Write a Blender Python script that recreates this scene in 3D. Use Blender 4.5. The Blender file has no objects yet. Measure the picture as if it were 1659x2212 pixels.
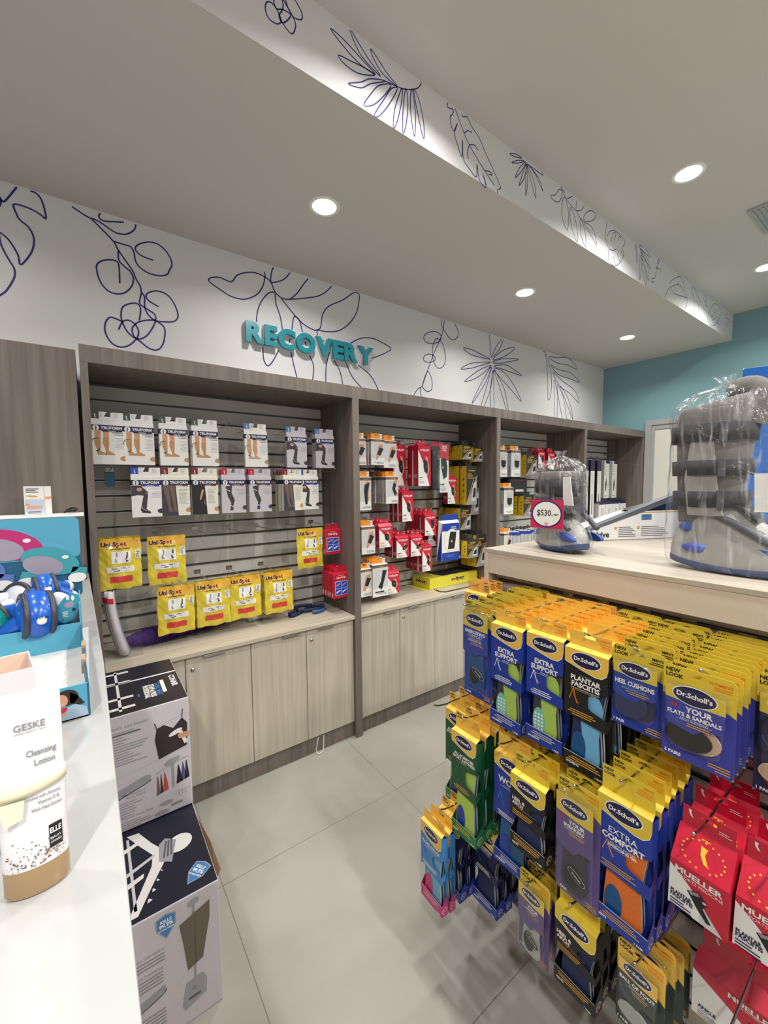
import bpy, bmesh, math, random
from mathutils import Vector, Matrix
random.seed(7)
PI = math.pi
SC = bpy.context.scene
C = SC.collection

# ------------------------------------------------------------------ camera
EYE = Vector((0, 0, 1.6)); YAW, PIT, ROL, FPX = 0.62598, -0.06863, -0.00876, 886.0
_f = Vector((math.sin(YAW)*math.cos(PIT), math.cos(YAW)*math.cos(PIT), math.sin(PIT)))
_r = Vector((math.cos(YAW), -math.sin(YAW), 0)); _u = _r.cross(_f)
RX = _r*math.cos(ROL)+_u*math.sin(ROL); UX = -_r*math.sin(ROL)+_u*math.cos(ROL)
cam = bpy.data.cameras.new('camera'); co = bpy.data.objects.new('camera', cam); C.objects.link(co)
cam.sensor_fit = 'HORIZONTAL'; cam.sensor_width = 36; cam.lens = 36*FPX/1659
cam.clip_start = .02; cam.clip_end = 60
m3 = Matrix((RX, UX, -_f)).transposed()
co.matrix_world = Matrix.Translation(EYE) @ m3.to_4x4()
SC.camera = co

def at(px, py, ax, val):
    """surveyed point: where the sight line of photo pixel (px,py) meets the wall / floor plane axis=val"""
    d = RX*((px-829.5)/FPX) + UX*(-(py-1106)/FPX) + _f
    return EYE + d*((val-EYE[ax])/d[ax])

# ------------------------------------------------------------------ world, view, lights
SC.view_settings.view_transform = 'Standard'; SC.view_settings.look = 'None'
SC.view_settings.gamma = 1; SC.view_settings.use_curve_mapping = False
SC.view_settings.exposure = 0.0
w = bpy.data.worlds.new('world'); SC.world = w; w.use_nodes = True
w.node_tree.nodes['Background'].inputs[0].default_value = (.9, .95, 1, 1)
w.node_tree.nodes['Background'].inputs[1].default_value = .05
LAMP_W = 12.5
LAMP_COL = (1.0, .975, .935)
LOW_Z, HIGH_Z = 3.0, 3.25
LAMPS = [(-.61, 1.93, LOW_Z), (1.04, 1.93, LOW_Z), (2.69, 1.92, LOW_Z), (4.33, 1.925, LOW_Z),
         (-.6, .92, HIGH_Z), (1.05, .92, HIGH_Z), (2.70, .914, HIGH_Z), (4.35, .93, HIGH_Z),
         (-.6, -.75, HIGH_Z), (1.05, -.75, HIGH_Z), (2.70, -.75, HIGH_Z), (4.35, -.75, HIGH_Z),
         (-2.3, .1, HIGH_Z), (-2.3, -1.9, HIGH_Z), (1.0, -2.4, HIGH_Z), (3.4, -2.4, HIGH_Z)]

# ------------------------------------------------------------------ materials
def lin(h):
    if not isinstance(h, str): return (*h, 1)
    c = [int(h[i:i+2], 16)/255 for i in (0, 2, 4)]
    return (*[x/12.92 if x <= .04045 else ((x+.055)/1.055)**2.4 for x in c], 1)
MATS = {}
def mat(name, col, rough=.5, metal=0, var=0.0, vscale=(6, 6, 6), bump=0.0, bscale=60, emit=0, coat=0, spec=.5, col2=None):
    if name in MATS: return MATS[name]
    m = bpy.data.materials.new(name); m.use_nodes = True; N = m.node_tree.nodes; L = m.node_tree.links
    b = N['Principled BSDF']; c = lin(col)
    b.inputs['Base Color'].default_value = c; b.inputs['Roughness'].default_value = rough
    b.inputs['Metallic'].default_value = metal; b.inputs['Specular IOR Level'].default_value = spec
    if coat: b.inputs['Coat Weight'].default_value = coat; b.inputs['Coat Roughness'].default_value = .12
    if emit:
        b.inputs['Emission Color'].default_value = c; b.inputs['Emission Strength'].default_value = emit
    tc = N.new('ShaderNodeTexCoord')
    if var or col2:
        mp = N.new('ShaderNodeMapping'); mp.inputs['Scale'].default_value = vscale
        no = N.new('ShaderNodeTexNoise'); no.inputs['Scale'].default_value = 1; no.inputs['Detail'].default_value = 5
        L.new(tc.outputs['Object'], mp.inputs[0]); L.new(mp.outputs[0], no.inputs['Vector'])
        r = N.new('ShaderNodeValToRGB'); r.color_ramp.elements[0].position = .3; r.color_ramp.elements[1].position = .7
        d = lin(col2) if col2 else tuple(max(0, x*(1-var)) for x in c[:3])+(1,)
        r.color_ramp.elements[0].color = d; r.color_ramp.elements[1].color = tuple(min(1, x*(1+var*.4)) for x in c[:3])+(1,)
        L.new(no.outputs['Fac'], r.inputs[0]); L.new(r.outputs[0], b.inputs['Base Color'])
    if bump:
        n2 = N.new('ShaderNodeTexNoise'); n2.inputs['Scale'].default_value = bscale; n2.inputs['Detail'].default_value = 3
        L.new(tc.outputs['Object'], n2.inputs['Vector'])
        bp = N.new('ShaderNodeBump'); bp.inputs['Strength'].default_value = bump; bp.inputs['Distance'].default_value = .003
        L.new(n2.outputs['Fac'], bp.inputs['Height']); L.new(bp.outputs[0], b.inputs['Normal'])
    MATS[name] = m; return m
def plastic(name, tint=(1, 1, 1), haze=.12, rough=.12, bump=0, bscale=25):
    """thin clear film: mostly see-through, glossy reflections, faint milky haze"""
    m = bpy.data.materials.new(name); m.use_nodes = True; N = m.node_tree.nodes; L = m.node_tree.links
    N.remove(N['Principled BSDF']); out = N['Material Output']
    tr = N.new('ShaderNodeBsdfTransparent'); tr.inputs[0].default_value = (*tint, 1)
    gl = N.new('ShaderNodeBsdfGlossy'); gl.inputs['Roughness'].default_value = rough
    df = N.new('ShaderNodeBsdfDiffuse'); df.inputs[0].default_value = (.9, .92, .95, 1)
    lw = N.new('ShaderNodeLayerWeight'); lw.inputs[0].default_value = .5
    pw = N.new('ShaderNodeMath'); pw.operation = 'POWER'; pw.inputs[1].default_value = 3; L.new(lw.outputs['Facing'], pw.inputs[0])
    fr = N.new('ShaderNodeMath'); fr.operation = 'MULTIPLY_ADD'; fr.inputs[1].default_value = .5; fr.inputs[2].default_value = .035; L.new(pw.outputs[0], fr.inputs[0])
    m1 = N.new('ShaderNodeMixShader'); m2 = N.new('ShaderNodeMixShader'); m1.inputs[0].default_value = haze
    L.new(tr.outputs[0], m1.inputs[1]); L.new(df.outputs[0], m1.inputs[2])
    L.new(fr.outputs[0], m2.inputs[0]); L.new(m1.outputs[0], m2.inputs[1]); L.new(gl.outputs[0], m2.inputs[2])
    if bump:
        tc = N.new('ShaderNodeTexCoord')
        mp = N.new('ShaderNodeMapping'); mp.inputs['Scale'].default_value = (34, 34, 5); L.new(tc.outputs['Object'], mp.inputs[0])
        n3 = N.new('ShaderNodeTexNoise'); n3.inputs['Scale'].default_value = 1; n3.inputs['Detail'].default_value = 5; n3.inputs['Distortion'].default_value = 1.2; L.new(mp.outputs[0], n3.inputs['Vector'])
        rp = N.new('ShaderNodeMapRange'); rp.inputs[1].default_value = .55; rp.inputs[2].default_value = .78; rp.inputs[3].default_value = haze*.25; rp.inputs[4].default_value = haze*4.5  # noise streaks whiten the film, painted in as crease highlights
        L.new(n3.outputs['Fac'], rp.inputs[0]); L.new(rp.outputs[0], m1.inputs[0])
        n2 = N.new('ShaderNodeTexNoise'); n2.inputs['Scale'].default_value = bscale
        n2.inputs['Detail'].default_value = 4; n2.inputs['Distortion'].default_value = 1.5
        bp = N.new('ShaderNodeBump'); bp.inputs['Strength'].default_value = bump; bp.inputs['Distance'].default_value = .01
        L.new(tc.outputs['Object'], n2.inputs['Vector']); L.new(n2.outputs['Fac'], bp.inputs['Height'])
        for g in (gl, df, lw): L.new(bp.outputs[0], g.inputs['Normal'])
    L.new(m2.outputs[0], out.inputs[0]); MATS[name] = m; return m

wall_white = mat('wall paint white', 'DEDDDE', .7, bump=.05, bscale=300)
ceil_white = mat('ceiling paint', 'C6C3BE', .85, bump=.05, bscale=200)
teal_wall = mat('teal wall paint', '7FA9B0', .6, bump=.05, bscale=250)
taupe = mat('taupe wood laminate', '7A7067', .5, col2='605751', vscale=(38, 38, 1.6), bump=.08, bscale=120)
ash = mat('pale ash laminate', 'C2B9A8', .45, col2='ACA393', vscale=(45, 45, 1.4), bump=.06, bscale=120)
ash_top = mat('pale ash laminate top', 'C4BBA9', .4, col2='ADA392', vscale=(2.0, 45, 20), bump=.04, bscale=120)
cream_lam = mat('cream laminate', 'D3C6B4', .42, var=.05, vscale=(3, 3, 30))
cream_top = mat('cream laminate top', 'BCB3A5', .4, col2='A9A090', vscale=(40, 3, 20))
slat_grey = mat('grey slat panel', 'C6C3BD', .38, var=.06, vscale=(3, 3, 3))
slat_light = mat('warm grey slat panel', 'BDB2AA', .42, var=.04)
groove = mat('slat groove shadow gap', '6B6663', .6)
alu = mat('aluminium insert', 'A8A8A6', .28, metal=.85)
chrome = mat('chrome wire', 'BDBDBD', .16, metal=1)
steel = mat('brushed steel', 'B5B2AC', .3, metal=.9)
stone_white = mat('white stone worktop', 'B4B4B4', .16, var=.05, vscale=(1.2, 1.2, 1.2), coat=.3)
black_pl = mat('black plastic', '17171A', .35)
white_p = mat('white print', 'F2F0EC', .5)
black_p = mat('black print', '161618', .5)
grey_p = mat('grey fine print', '8C8C90', .5)
lgrey_p = mat('pale grey print', 'C9C9CC', .5)
navy_p = mat('navy print', '1B1D4A', .42)
blue_p = mat('royal blue print', '1E3A9C', .4)
red_p = mat('red print', 'C4122F', .4)
orange_p = mat('orange print', 'F08A1C', .42)
gold_p = mat('gold print', 'D8A23A', .4)
skin_p = mat('printed skin', 'C9946F', .5)
ink_blue = mat('blue line art ink', '2E2E78', .6)
clear = plastic('clear blister plastic', haze=.012, rough=.07)
wrap = plastic('crinkled clear wrap', haze=.085, rough=.16, bump=.9, bscale=16)

def floor_mat():
    m = bpy.data.materials.new('pale floor tile'); m.use_nodes = True; N = m.node_tree.nodes; L = m.node_tree.links
    b = N['Principled BSDF']; tc = N.new('ShaderNodeTexCoord'); sx = N.new('ShaderNodeSeparateXYZ')
    L.new(tc.outputs['Object'], sx.inputs[0]); outs = []
    for k, off in ((0, .365), (1, .751)):
        a = N.new('ShaderNodeMath'); a.operation = 'SUBTRACT'; a.inputs[1].default_value = off-8.77
        d = N.new('ShaderNodeMath'); d.operation = 'DIVIDE'; d.inputs[1].default_value = .877
        f = N.new('ShaderNodeMath'); f.operation = 'FRACT'
        c = N.new('ShaderNodeMath'); c.operation = 'LESS_THAN'; c.inputs[1].default_value = .0036
        L.new(sx.outputs[k], a.inputs[0]); L.new(a.outputs[0], d.inputs[0]); L.new(d.outputs[0], f.inputs[0]); L.new(f.outputs[0], c.inputs[0])
        outs.append(c)
    mx = N.new('ShaderNodeMath'); mx.operation = 'MAXIMUM'
    L.new(outs[0].outputs[0], mx.inputs[0]); L.new(outs[1].outputs[0], mx.inputs[1])
    no = N.new('ShaderNodeTexNoise'); no.inputs['Scale'].default_value = 2.2; no.inputs['Detail'].default_value = 6; no.inputs['Distortion'].default_value = .6
    L.new(tc.outputs['Object'], no.inputs['Vector'])
    r = N.new('ShaderNodeValToRGB'); r.color_ramp.elements[0].position = .3; r.color_ramp.elements[1].position = .72
    r.color_ramp.elements[0].color = lin('96938A'); r.color_ramp.elements[1].color = lin('A7A49C')
    L.new(no.outputs['Fac'], r.inputs[0])
    mc = N.new('ShaderNodeMix'); mc.data_type = 'RGBA'; mc.inputs[7].default_value = lin('77706A')
    L.new(mx.outputs[0], mc.inputs[0]); L.new(r.outputs[0], mc.inputs[6]); L.new(mc.outputs[2], b.inputs['Base Color'])
    b.inputs['Roughness'].default_value = .32
    return m

# ------------------------------------------------------------------ mesh builder
class MB:
    def __init__(s): s.v = []; s.f = []; s.m = []; s.mats = []; s.sm = []
    def mi(s, m):
        if m not in s.mats: s.mats.append(m)
        return s.mats.index(m)
    def add(s, vs, fs, m, smooth=False):
        o = len(s.v); k = s.mi(m); s.v += [tuple(p) for p in vs]
        for f in fs: s.f.append([i+o for i in f]); s.m.append(k); s.sm.append(smooth)
    def box(s, x0, x1, y0, y1, z0, z1, m):
        s.add([(x, y, z) for x in (x0, x1) for y in (y0, y1) for z in (z0, z1)],
              [(0, 1, 3, 2), (4, 6, 7, 5), (0, 4, 5, 1), (2, 3, 7, 6), (0, 2, 6, 4), (1, 5, 7, 3)], m)
    def hexa(s, p, m):   # 8 corners: bottom loop 4, top loop 4
        s.add(p, [(3, 2, 1, 0), (4, 5, 6, 7), (0, 1, 5, 4), (1, 2, 6, 5), (2, 3, 7, 6), (3, 0, 4, 7)], m)
    def prism(s, fr, pts, h0, h1, m, side=None, smooth=False):
        n = len(pts); a = [fr.p(x, y, h0) for x, y in pts]; b = [fr.p(x, y, h1) for x, y in pts]
        s.add(a, [tuple(range(n))[::-1]], m); s.add(b, [tuple(range(n))], m)
        s.add(a+b, [(i, (i+1) % n, n+(i+1) % n, n+i) for i in range(n)], side or m, smooth)
    def tube(s, pts, r, m, n=8, closed=False, caps=True):
        pts = [Vector(p) for p in pts]; k = len(pts); rings = []
        rr = r if isinstance(r, (list, tuple)) else [r]*k
        up = None
        for i, p in enumerate(pts):
            a = pts[(i-1) % k] if (i or closed) else p; b = pts[(i+1) % k] if (i < k-1 or closed) else p
            t = (b-a).normalized()
            if up is None: up = Vector((0, 0, 1)) if abs(t.z) < .9 else Vector((1, 0, 0))
            x = up.cross(t).normalized(); y = t.cross(x); up = y
            rings.append([p+(x*math.cos(q)+y*math.sin(q))*rr[i] for q in [2*PI*j/n for j in range(n)]])
        fs = []
        for i in range(k if closed else k-1):
            for j in range(n):
                a = i*n; b = ((i+1) % k)*n; fs.append((a+j, a+(j+1) % n, b+(j+1) % n, b+j))
        s.add([q for R in rings for q in R], fs, m, True)
        if caps and not closed:
            s.add(rings[0], [tuple(range(n))[::-1]], m); s.add(rings[-1], [tuple(range(n))], m)
    def lathe(s, o, prof, m, n=20, axis='z', smooth=True):
        o = Vector(o); vs = []
        for r, h in prof:
            for j in range(n):
                q = 2*PI*j/n; a, b = r*math.cos(q), r*math.sin(q)
                vs.append(o+(Vector((a, b, h)) if axis == 'z' else Vector((a, h, b)) if axis == 'y' else Vector((h, a, b))))
        fs = [(i*n+j, i*n+(j+1) % n, (i+1)*n+(j+1) % n, (i+1)*n+j) for i in range(len(prof)-1) for j in range(n)]
        s.add(vs, fs, m, smooth)
    def blob(s, c, r, m, seg=16, rings=10, M=None):
        vs = []; fs = []
        for i in range(rings+1):
            t = PI*i/rings
            for j in range(seg):
                q = 2*PI*j/seg; v = Vector((r[0]*math.sin(t)*math.cos(q), r[1]*math.sin(t)*math.sin(q), r[2]*math.cos(t)))
                if M is not None: v = M @ v
                vs.append(Vector(c)+v)
        for i in range(rings):
            for j in range(seg): fs.append((i*seg+j, i*seg+(j+1) % seg, (i+1)*seg+(j+1) % seg, (i+1)*seg+j))
        s.add(vs, fs, m, True)
    def loft(s, rings, m, smooth=True, caps=True, closed=True):
        n = len(rings[0]); fs = []
        for i in range(len(rings)-1):
            for j in range(n if closed else n-1): fs.append((i*n+j, i*n+(j+1) % n, (i+1)*n+(j+1) % n, (i+1)*n+j))
        s.add([q for R in rings for q in R], fs, m, smooth)
        if caps: s.add(rings[0], [tuple(range(n))[::-1]], m, smooth); s.add(rings[-1], [tuple(range(n))], m, smooth)
    def build(s, name, parent=None, bevel=0, solid=0, sub=0, recalc=True):
        me = bpy.data.meshes.new(name); me.from_pydata([tuple(v) for v in s.v], [], s.f)
        for m in s.mats: me.materials.append(m)
        me.polygons.foreach_set('material_index', s.m); me.polygons.foreach_set('use_smooth', s.sm)
        me.update()
        if recalc:
            bm = bmesh.new(); bm.from_mesh(me); bmesh.ops.recalc_face_normals(bm, faces=bm.faces); bm.to_mesh(me); bm.free()
        o = bpy.data.objects.new(name, me); C.objects.link(o)
        if parent: o.parent = parent
        if solid: md = o.modifiers.new('thick', 'SOLIDIFY'); md.thickness = solid; md.offset = 0
        if sub: md = o.modifiers.new('sub', 'SUBSURF'); md.levels = md.render_levels = sub
        if bevel: md = o.modifiers.new('bevel', 'BEVEL'); md.width = bevel; md.segments = 2; md.limit_method = 'ANGLE'; md.angle_limit = .7
        return o

# printing frame: draws flat print on a plane (or on a warped sheet)
TXT = {}
def glyphs(s, bold):
    k = (s, bold)
    if k not in TXT:
        cu = bpy.data.curves.new('t', 'FONT'); cu.body = s; cu.size = 1; cu.resolution_u = 2; cu.fill_mode = 'FRONT'; cu.dimensions = '2D'
        if bold: cu.offset = .034 if bold is True else bold
        o = bpy.data.objects.new('t', cu); C.objects.link(o); bpy.context.view_layer.update()
        me = o.evaluated_get(bpy.context.evaluated_depsgraph_get()).to_mesh()
        vs = [(v.co.x, v.co.y) for v in me.vertices]; fs = [tuple(p.vertices) for p in me.polygons]
        o.evaluated_get(bpy.context.evaluated_depsgraph_get()).to_mesh_clear()
        bpy.data.objects.remove(o); bpy.data.curves.remove(cu); TXT[k] = (vs, fs)
    return TXT[k]
class FR:
    def __init__(s, o, u, v, warp=None): s.o = Vector(o); s.u = Vector(u).normalized(); s.v = Vector(v).normalized(); s.n = s.u.cross(s.v); s.warp = warp
    def p(s, a, b, h=0):
        if s.warp: h += s.warp(a, b)
        return s.o+s.u*a+s.v*b+s.n*h
    def poly(s, mb, pts, m, L=1): mb.add([s.p(x, y, L*.0003) for x, y in pts], [tuple(range(len(pts)))], m)
    def rect(s, mb, x0, x1, y0, y1, m, L=1):
        if s.warp and (x1-x0) > .012:
            nx = max(2, int((x1-x0)/.01)); ny = max(2, int((y1-y0)/.01))
            mb.add([s.p(x0+(x1-x0)*i/nx, y0+(y1-y0)*j/ny, L*.0003) for j in range(ny+1) for i in range(nx+1)],
                   [(j*(nx+1)+i, j*(nx+1)+i+1, (j+1)*(nx+1)+i+1, (j+1)*(nx+1)+i) for j in range(ny) for i in range(nx)], m, True)
        else: s.poly(mb, [(x0, y0), (x1, y0), (x1, y1), (x0, y1)], m, L)
    def ell(s, mb, cx, cy, rx, ry, m, L=1, n=24, a=0):
        ca, sa = math.cos(a), math.sin(a)
        s.poly(mb, [(cx+rx*math.cos(q)*ca-ry*math.sin(q)*sa, cy+rx*math.cos(q)*sa+ry*math.sin(q)*ca) for q in [2*PI*i/n for i in range(n)]], m, L)
    def text(s, mb, t, x, y, h, m, L=2, bold=True, al='c', maxw=None, rot=0, sx=1):
        vs, fs = glyphs(t, bold)
        if not vs: return
        k = h/.70; xs = [v[0] for v in vs]; x0, x1 = min(xs), max(xs); w = (x1-x0)*k*sx
        if maxw and w > maxw: sx *= maxw/w; w = maxw
        off = -w/2 if al == 'c' else 0 if al == 'l' else -w
        cr, sr = math.cos(rot), math.sin(rot); out = []
        for a, b in vs:
            p = (a-x0)*k*sx+off; q = b*k; out.append(s.p(x+p*cr-q*sr, y+p*sr+q*cr, L*.0003))
        mb.add(out, fs, m)
    def lines(s, mb, x0, x1, y, n, dy, h, m, L=2, al='l', rot=0):
        for i in range(n):
            w = (x1-x0)*random.uniform(.6, 1); a = x0 if al == 'l' else x1-w if al == 'r' else (x0+x1)/2-w/2
            yy = y-i*dy; s.poly(mb, [(a, yy), (a+w, yy), (a+w, yy+h), (a, yy+h)], m, L)
    def stroke(s, mb, pts, w, m, L=1, closed=False, sm=True):
        if sm: pts = spline(pts, closed)
        n = len(pts); vs = []
        for i, (x, y) in enumerate(pts):
            a = pts[i-1] if (i or closed) else pts[0]; b = pts[(i+1) % n] if (i < n-1 or closed) else pts[-1]
            dx, dy = b[0]-a[0], b[1]-a[1]; q = math.hypot(dx, dy) or 1
            vs += [s.p(x-dy/q*w/2, y+dx/q*w/2, L*.0003), s.p(x+dy/q*w/2, y-dx/q*w/2, L*.0003)]
        fs = [(2*i, 2*i+1, (2*i+3) % (2*n), (2*i+2) % (2*n)) for i in range(n if closed else n-1)]
        mb.add(vs, fs, m)
def spline(P, closed=False, k=5):
    n = len(P); out = []
    for i in range(n if closed else n-1):
        g = (lambda j: P[j % n]) if closed else (lambda j: P[max(0, min(n-1, j))])
        a, b, c, d = g(i-1), g(i), g(i+1), g(i+2)
        for j in range(k):
            t = j/k
            out.append(tuple(.5*((2*b[q])+(-a[q]+c[q])*t+(2*a[q]-5*b[q]+4*c[q]-d[q])*t*t+(-a[q]+3*b[q]-3*c[q]+d[q])*t**3) for q in range(len(b))))
    if not closed: out.append(P[-1])
    return out
def rrect(x0, x1, y0, y1, r, n=4):
    o = []
    for cx, cy, a in ((x1-r, y1-r, 0), (x0+r, y1-r, PI/2), (x0+r, y0+r, PI), (x1-r, y0+r, 1.5*PI)):
        o += [(cx+r*math.cos(a+PI/2*i/n), cy+r*math.sin(a+PI/2*i/n)) for i in range(n+1)]
    return o

# ------------------------------------------------------------------ things
def tag(o, label, cat=None, group=None):
    if label: o['label'] = label
    if cat: o['category'] = cat
    if group: o['group'] = group
    return o
def thing(name, label, cat, loc=(0, 0, 0), rz=0, group=None):
    o = bpy.data.objects.new(name, None); C.objects.link(o); o.empty_display_size = .05
    o.location = loc; o.rotation_euler = (0, 0, rz); return tag(o, label, cat, group)
def struct(o): o['kind'] = 'structure'; return o
KIDS = {}
def kids(o):
    return [c for c in bpy.data.objects if c.parent == o] if o not in KIDS else KIDS[o]
class Proto:
    """one thing with its parts, moved the first time it is placed and copied afterwards"""
    def __init__(s, root): s.root = root; s.used = False; s.tree = None
    def scan(s):
        ch = {}
        for c in bpy.data.objects:
            if c.parent: ch.setdefault(c.parent.name, []).append(c)
        def rec(o): return (o, [rec(c) for c in ch.get(o.name, [])])
        s.tree = rec(s.root)
    def put(s, loc, rot, label, group=None, scale=None):
        if s.tree is None: s.scan()
        if not s.used: r = s.root; s.used = True
        else:
            def cp(t, par):
                c = t[0].copy(); C.objects.link(c); c.parent = par
                for q in t[1]: cp(q, c)
                return c
            r = cp(s.tree, None)
        r.location = loc; r.rotation_euler = rot if isinstance(rot, tuple) else (0, 0, rot)
        if scale: r.scale = scale
        r['label'] = label
        if group: r['group'] = group
        elif 'group' in r: del r['group']
        return r
ORD = ['front', 'second', 'third', 'fourth', 'fifth', 'sixth', 'seventh', 'eighth', 'ninth', 'tenth', 'eleventh', 'twelfth', 'thirteenth', 'fourteenth']
# ================================================================== THE ROOM
XR, YB, YS = 5.30, 2.62, 1.364     # right wall, back wall, bulkhead face
XL, YF = -4.0, -4.2
b = MB(); b.add([(XL, YF, 0), (XR, YF, 0), (XR, YB, 0), (XL, YB, 0)], [(0, 1, 2, 3)], floor_mat()); struct(b.build('floor'))
b = MB(); b.box(XL, XR, YF, YS, HIGH_Z, HIGH_Z+.1, ceil_white); struct(b.build('ceiling'))
WF = FR((0, YB, 0), (1, 0, 0), (0, 0, 1)); SF = FR((0, YS, 0), (1, 0, 0), (0, 0, 1))
b = MB(); b.box(XL, XR, YB, YB+.1, 0, HIGH_Z, wall_white); wall_b = b
bulk = MB(); bulk.box(XL, XR, YS, YB, LOW_Z, HIGH_Z+.1, ceil_white)
bulk.add([(XL, YS-.001, LOW_Z), (XR, YS-.001, LOW_Z), (XR, YS-.001, HIGH_Z), (XL, YS-.001, HIGH_Z)], [(0, 1, 2, 3)], wall_white)
def art(mb, fr, plane, crop, w, polys):
    ox, oy, s = crop
    for P in polys:
        cl = P[0] == 'c'
        if cl: P = P[1:]
        q = []
        for x, y in P:
            v = at(ox+x/s, oy+y/s, 1, plane); q.append((v.x, v.z))
        fr.stroke(mb, q, w, ink_blue, 4, closed=cl)
art(wall_b, WF, YB, (0, 350, 4.1475), .0075, [
 [(150,225),(50,345),(20,350),(0,330)], [(-60,150),(-10,300),(10,345),(-5,400)],
 [(270,260),(330,285),(380,360),(412,505),(360,470),(260,415),(125,380),(150,470),(180,520),(260,590),(305,690),(290,790),(240,870),(182,920),(160,830),(80,700),(0,630)],
 [(-10,640),(10,740),(70,860),(125,950),(132,1020),(100,1090),(50,1160),(-10,1200)],
 [(645,400),(780,490),(850,515),(920,555),(1020,625),(1080,645),(1140,645),(1200,610),(1218,560)], [(897,458),(885,490),(910,520),(960,532),(1110,540)],
 [(820,510),(900,590),(1015,710),(1060,790),(1130,890),(1190,980),(1220,1050),(1255,1110),(1268,1170)],
 [(1020,712),(1110,740),(1170,760),(1200,810),(1215,890),(1260,950),(1340,1000),(1440,1020),(1500,1005),(1515,975),(1540,920),(1520,850),(1470,780),(1400,730),(1320,718),(1240,740),(1212,775),(1240,820),(1300,855),(1372,880)],
 [(1060,790),(1065,880),(1120,940),(1170,985),(1195,1050),(1175,1120),(1120,1170),(1050,1182),(970,1155),(900,1075),(865,960),(880,905),(950,878),(1035,885),(1065,930),(1073,1088)],
 [(1268,1170),(1250,1260),(1290,1300),(1380,1360),(1395,1410),(1370,1480),(1310,1560),(1235,1585),(1150,1530),(1095,1430),(1085,1360),(1100,1300),(1160,1270),(1230,1270),(1260,1320),(1248,1420)],
 [(1268,1170),(1295,1210),(1297,1300),(1330,1370),(1390,1420),(1470,1432),(1560,1428),(1595,1380),(1570,1290),(1510,1200),(1430,1160),(1360,1160),(1310,1190),(1330,1240),(1422,1297)],
 [(1390,1418),(1470,1480),(1475,1570),(1450,1650),(1400,1685),(1330,1665),(1260,1610),(1200,1560),(1185,1490),(1230,1440),(1310,1418),(1390,1418)],
 [(1062,1502),(1100,1430),(1160,1420),(1215,1460),(1242,1520),(1225,1580),(1160,1640),(1080,1658),(1000,1620),(945,1530),(945,1440),(985,1392),(1040,1405),(1100,1432)]])
art(wall_b, WF, YB, (400, 550, 3.318), .0075, [
 [(565,122),(572,160),(550,240),(500,295),(420,320),(330,300),(250,250),(170,190),(190,165),(250,165),(330,195),(370,150),(430,130),(500,130),(570,160),(615,200),(645,270),(700,315),(760,320),(860,312),(950,298),(1010,265),(1050,225)],
 [(632,92),(618,130),(615,195),(660,195),(710,175),(752,130)], [(882,172),(850,210),(800,280),(752,318)],
 [(690,315),(740,380),(790,440),(850,500),(920,540),(950,540),(1010,552),(1100,545),(1180,490),(1230,410),(1248,310),(1240,280),(1205,275),(1130,325),(1030,370),(985,430),(970,520),(945,545),(948,578)],
 [(645,270),(600,275),(550,330),(520,400),(510,482)], [(645,280),(650,350),(680,440),(697,538)], [(765,538),(775,460),(790,445),(820,475),(840,555)],
 [(555,662),(565,760),(595,797),(630,760),(670,685)], [(758,700),(780,800),(803,888)], [(890,722),(920,800),(912,905)],
 [(745,632),(752,600)], [(858,625),(866,655)], [(1035,700),(1010,800),(1008,918)], [(1068,758),(1110,840),(1130,938)],
 [(1150,772),(1200,880),(1272,962)], [(1240,792),(1330,870),(1388,978)], [(1185,635),(1260,600),(1340,600),(1420,635),(1475,675),(1420,712),(1335,745)], [(985,608),(993,624)]])
art(wall_b, WF, YB, (860, 640, 3.606), .0065, [
 [(335,180),(345,240),(400,325),(440,338),(470,290),(440,210)], [(360,187),(340,300),(280,440),(225,590),(190,690),(170,715)],
 ['c',(240,280),(300,278),(335,310),(320,350),(265,370),(215,355),(200,315)], ['c',(300,330),(345,370),(368,470),(355,540),(310,560),(275,500),(268,400)],
 ['c',(240,450),(285,470),(285,500),(240,515),(200,500),(205,465)], ['c',(230,585),(262,650),(262,720),(230,742),(195,715),(192,680)], [(118,778),(150,725),(172,718),(180,790)],
 [(712,298),(716,400),(725,480)], [(805,332),(760,400),(730,470)], [(820,335),(790,410),(735,475)],
 ['c',(508,405),(570,415),(640,450),(715,490),(640,475),(560,450)], ['c',(488,565),(560,525),(640,515),(720,515),(640,540),(560,562)], ['c',(517,665),(580,610),(650,565),(722,540),(660,600),(590,645)],
 ['c',(575,835),(620,730),(680,620),(725,545),(690,650),(640,740)], [(643,858),(690,700),(730,550)], [(667,862),(720,720),(738,570)], [(722,870),(718,720),(740,580)], [(748,874),(745,720),(742,580)],
 [(845,892),(800,740),(745,575)], [(860,893),(825,720),(750,570)], ['c',(960,820),(890,740),(800,640),(745,565),(820,590),(900,690)], ['c',(963,618),(900,600),(820,570),(745,545),(840,535),(900,570)],
 ['c',(938,495),(860,510),(790,522),(735,515),(800,490),(880,485)], ['c',(910,402),(860,450),(800,480),(735,495),(790,440),(850,408)],
 [(1130,432),(1142,432),(1155,480),(1160,560),(1165,700),(1168,805),(1185,780),(1195,700),(1190,600),(1165,485)], [(1142,430),(1155,480)],
 ['c',(1172,472),(1240,480),(1310,478),(1360,510),(1393,568),(1320,535),(1240,520)], ['c',(1188,535),(1250,570),(1330,590),(1380,630),(1410,670),(1330,640),(1250,610)],
 ['c',(1205,590),(1280,660),(1350,710),(1390,760),(1408,830),(1340,760),(1260,700)], [(1215,948),(1218,800),(1216,650),(1240,760),(1236,950)], [(1280,955),(1255,830),(1238,688),(1290,800),(1312,960)],
 [(1360,965),(1330,880),(1262,700),(1320,790),(1350,880),(1360,965)]])
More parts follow.
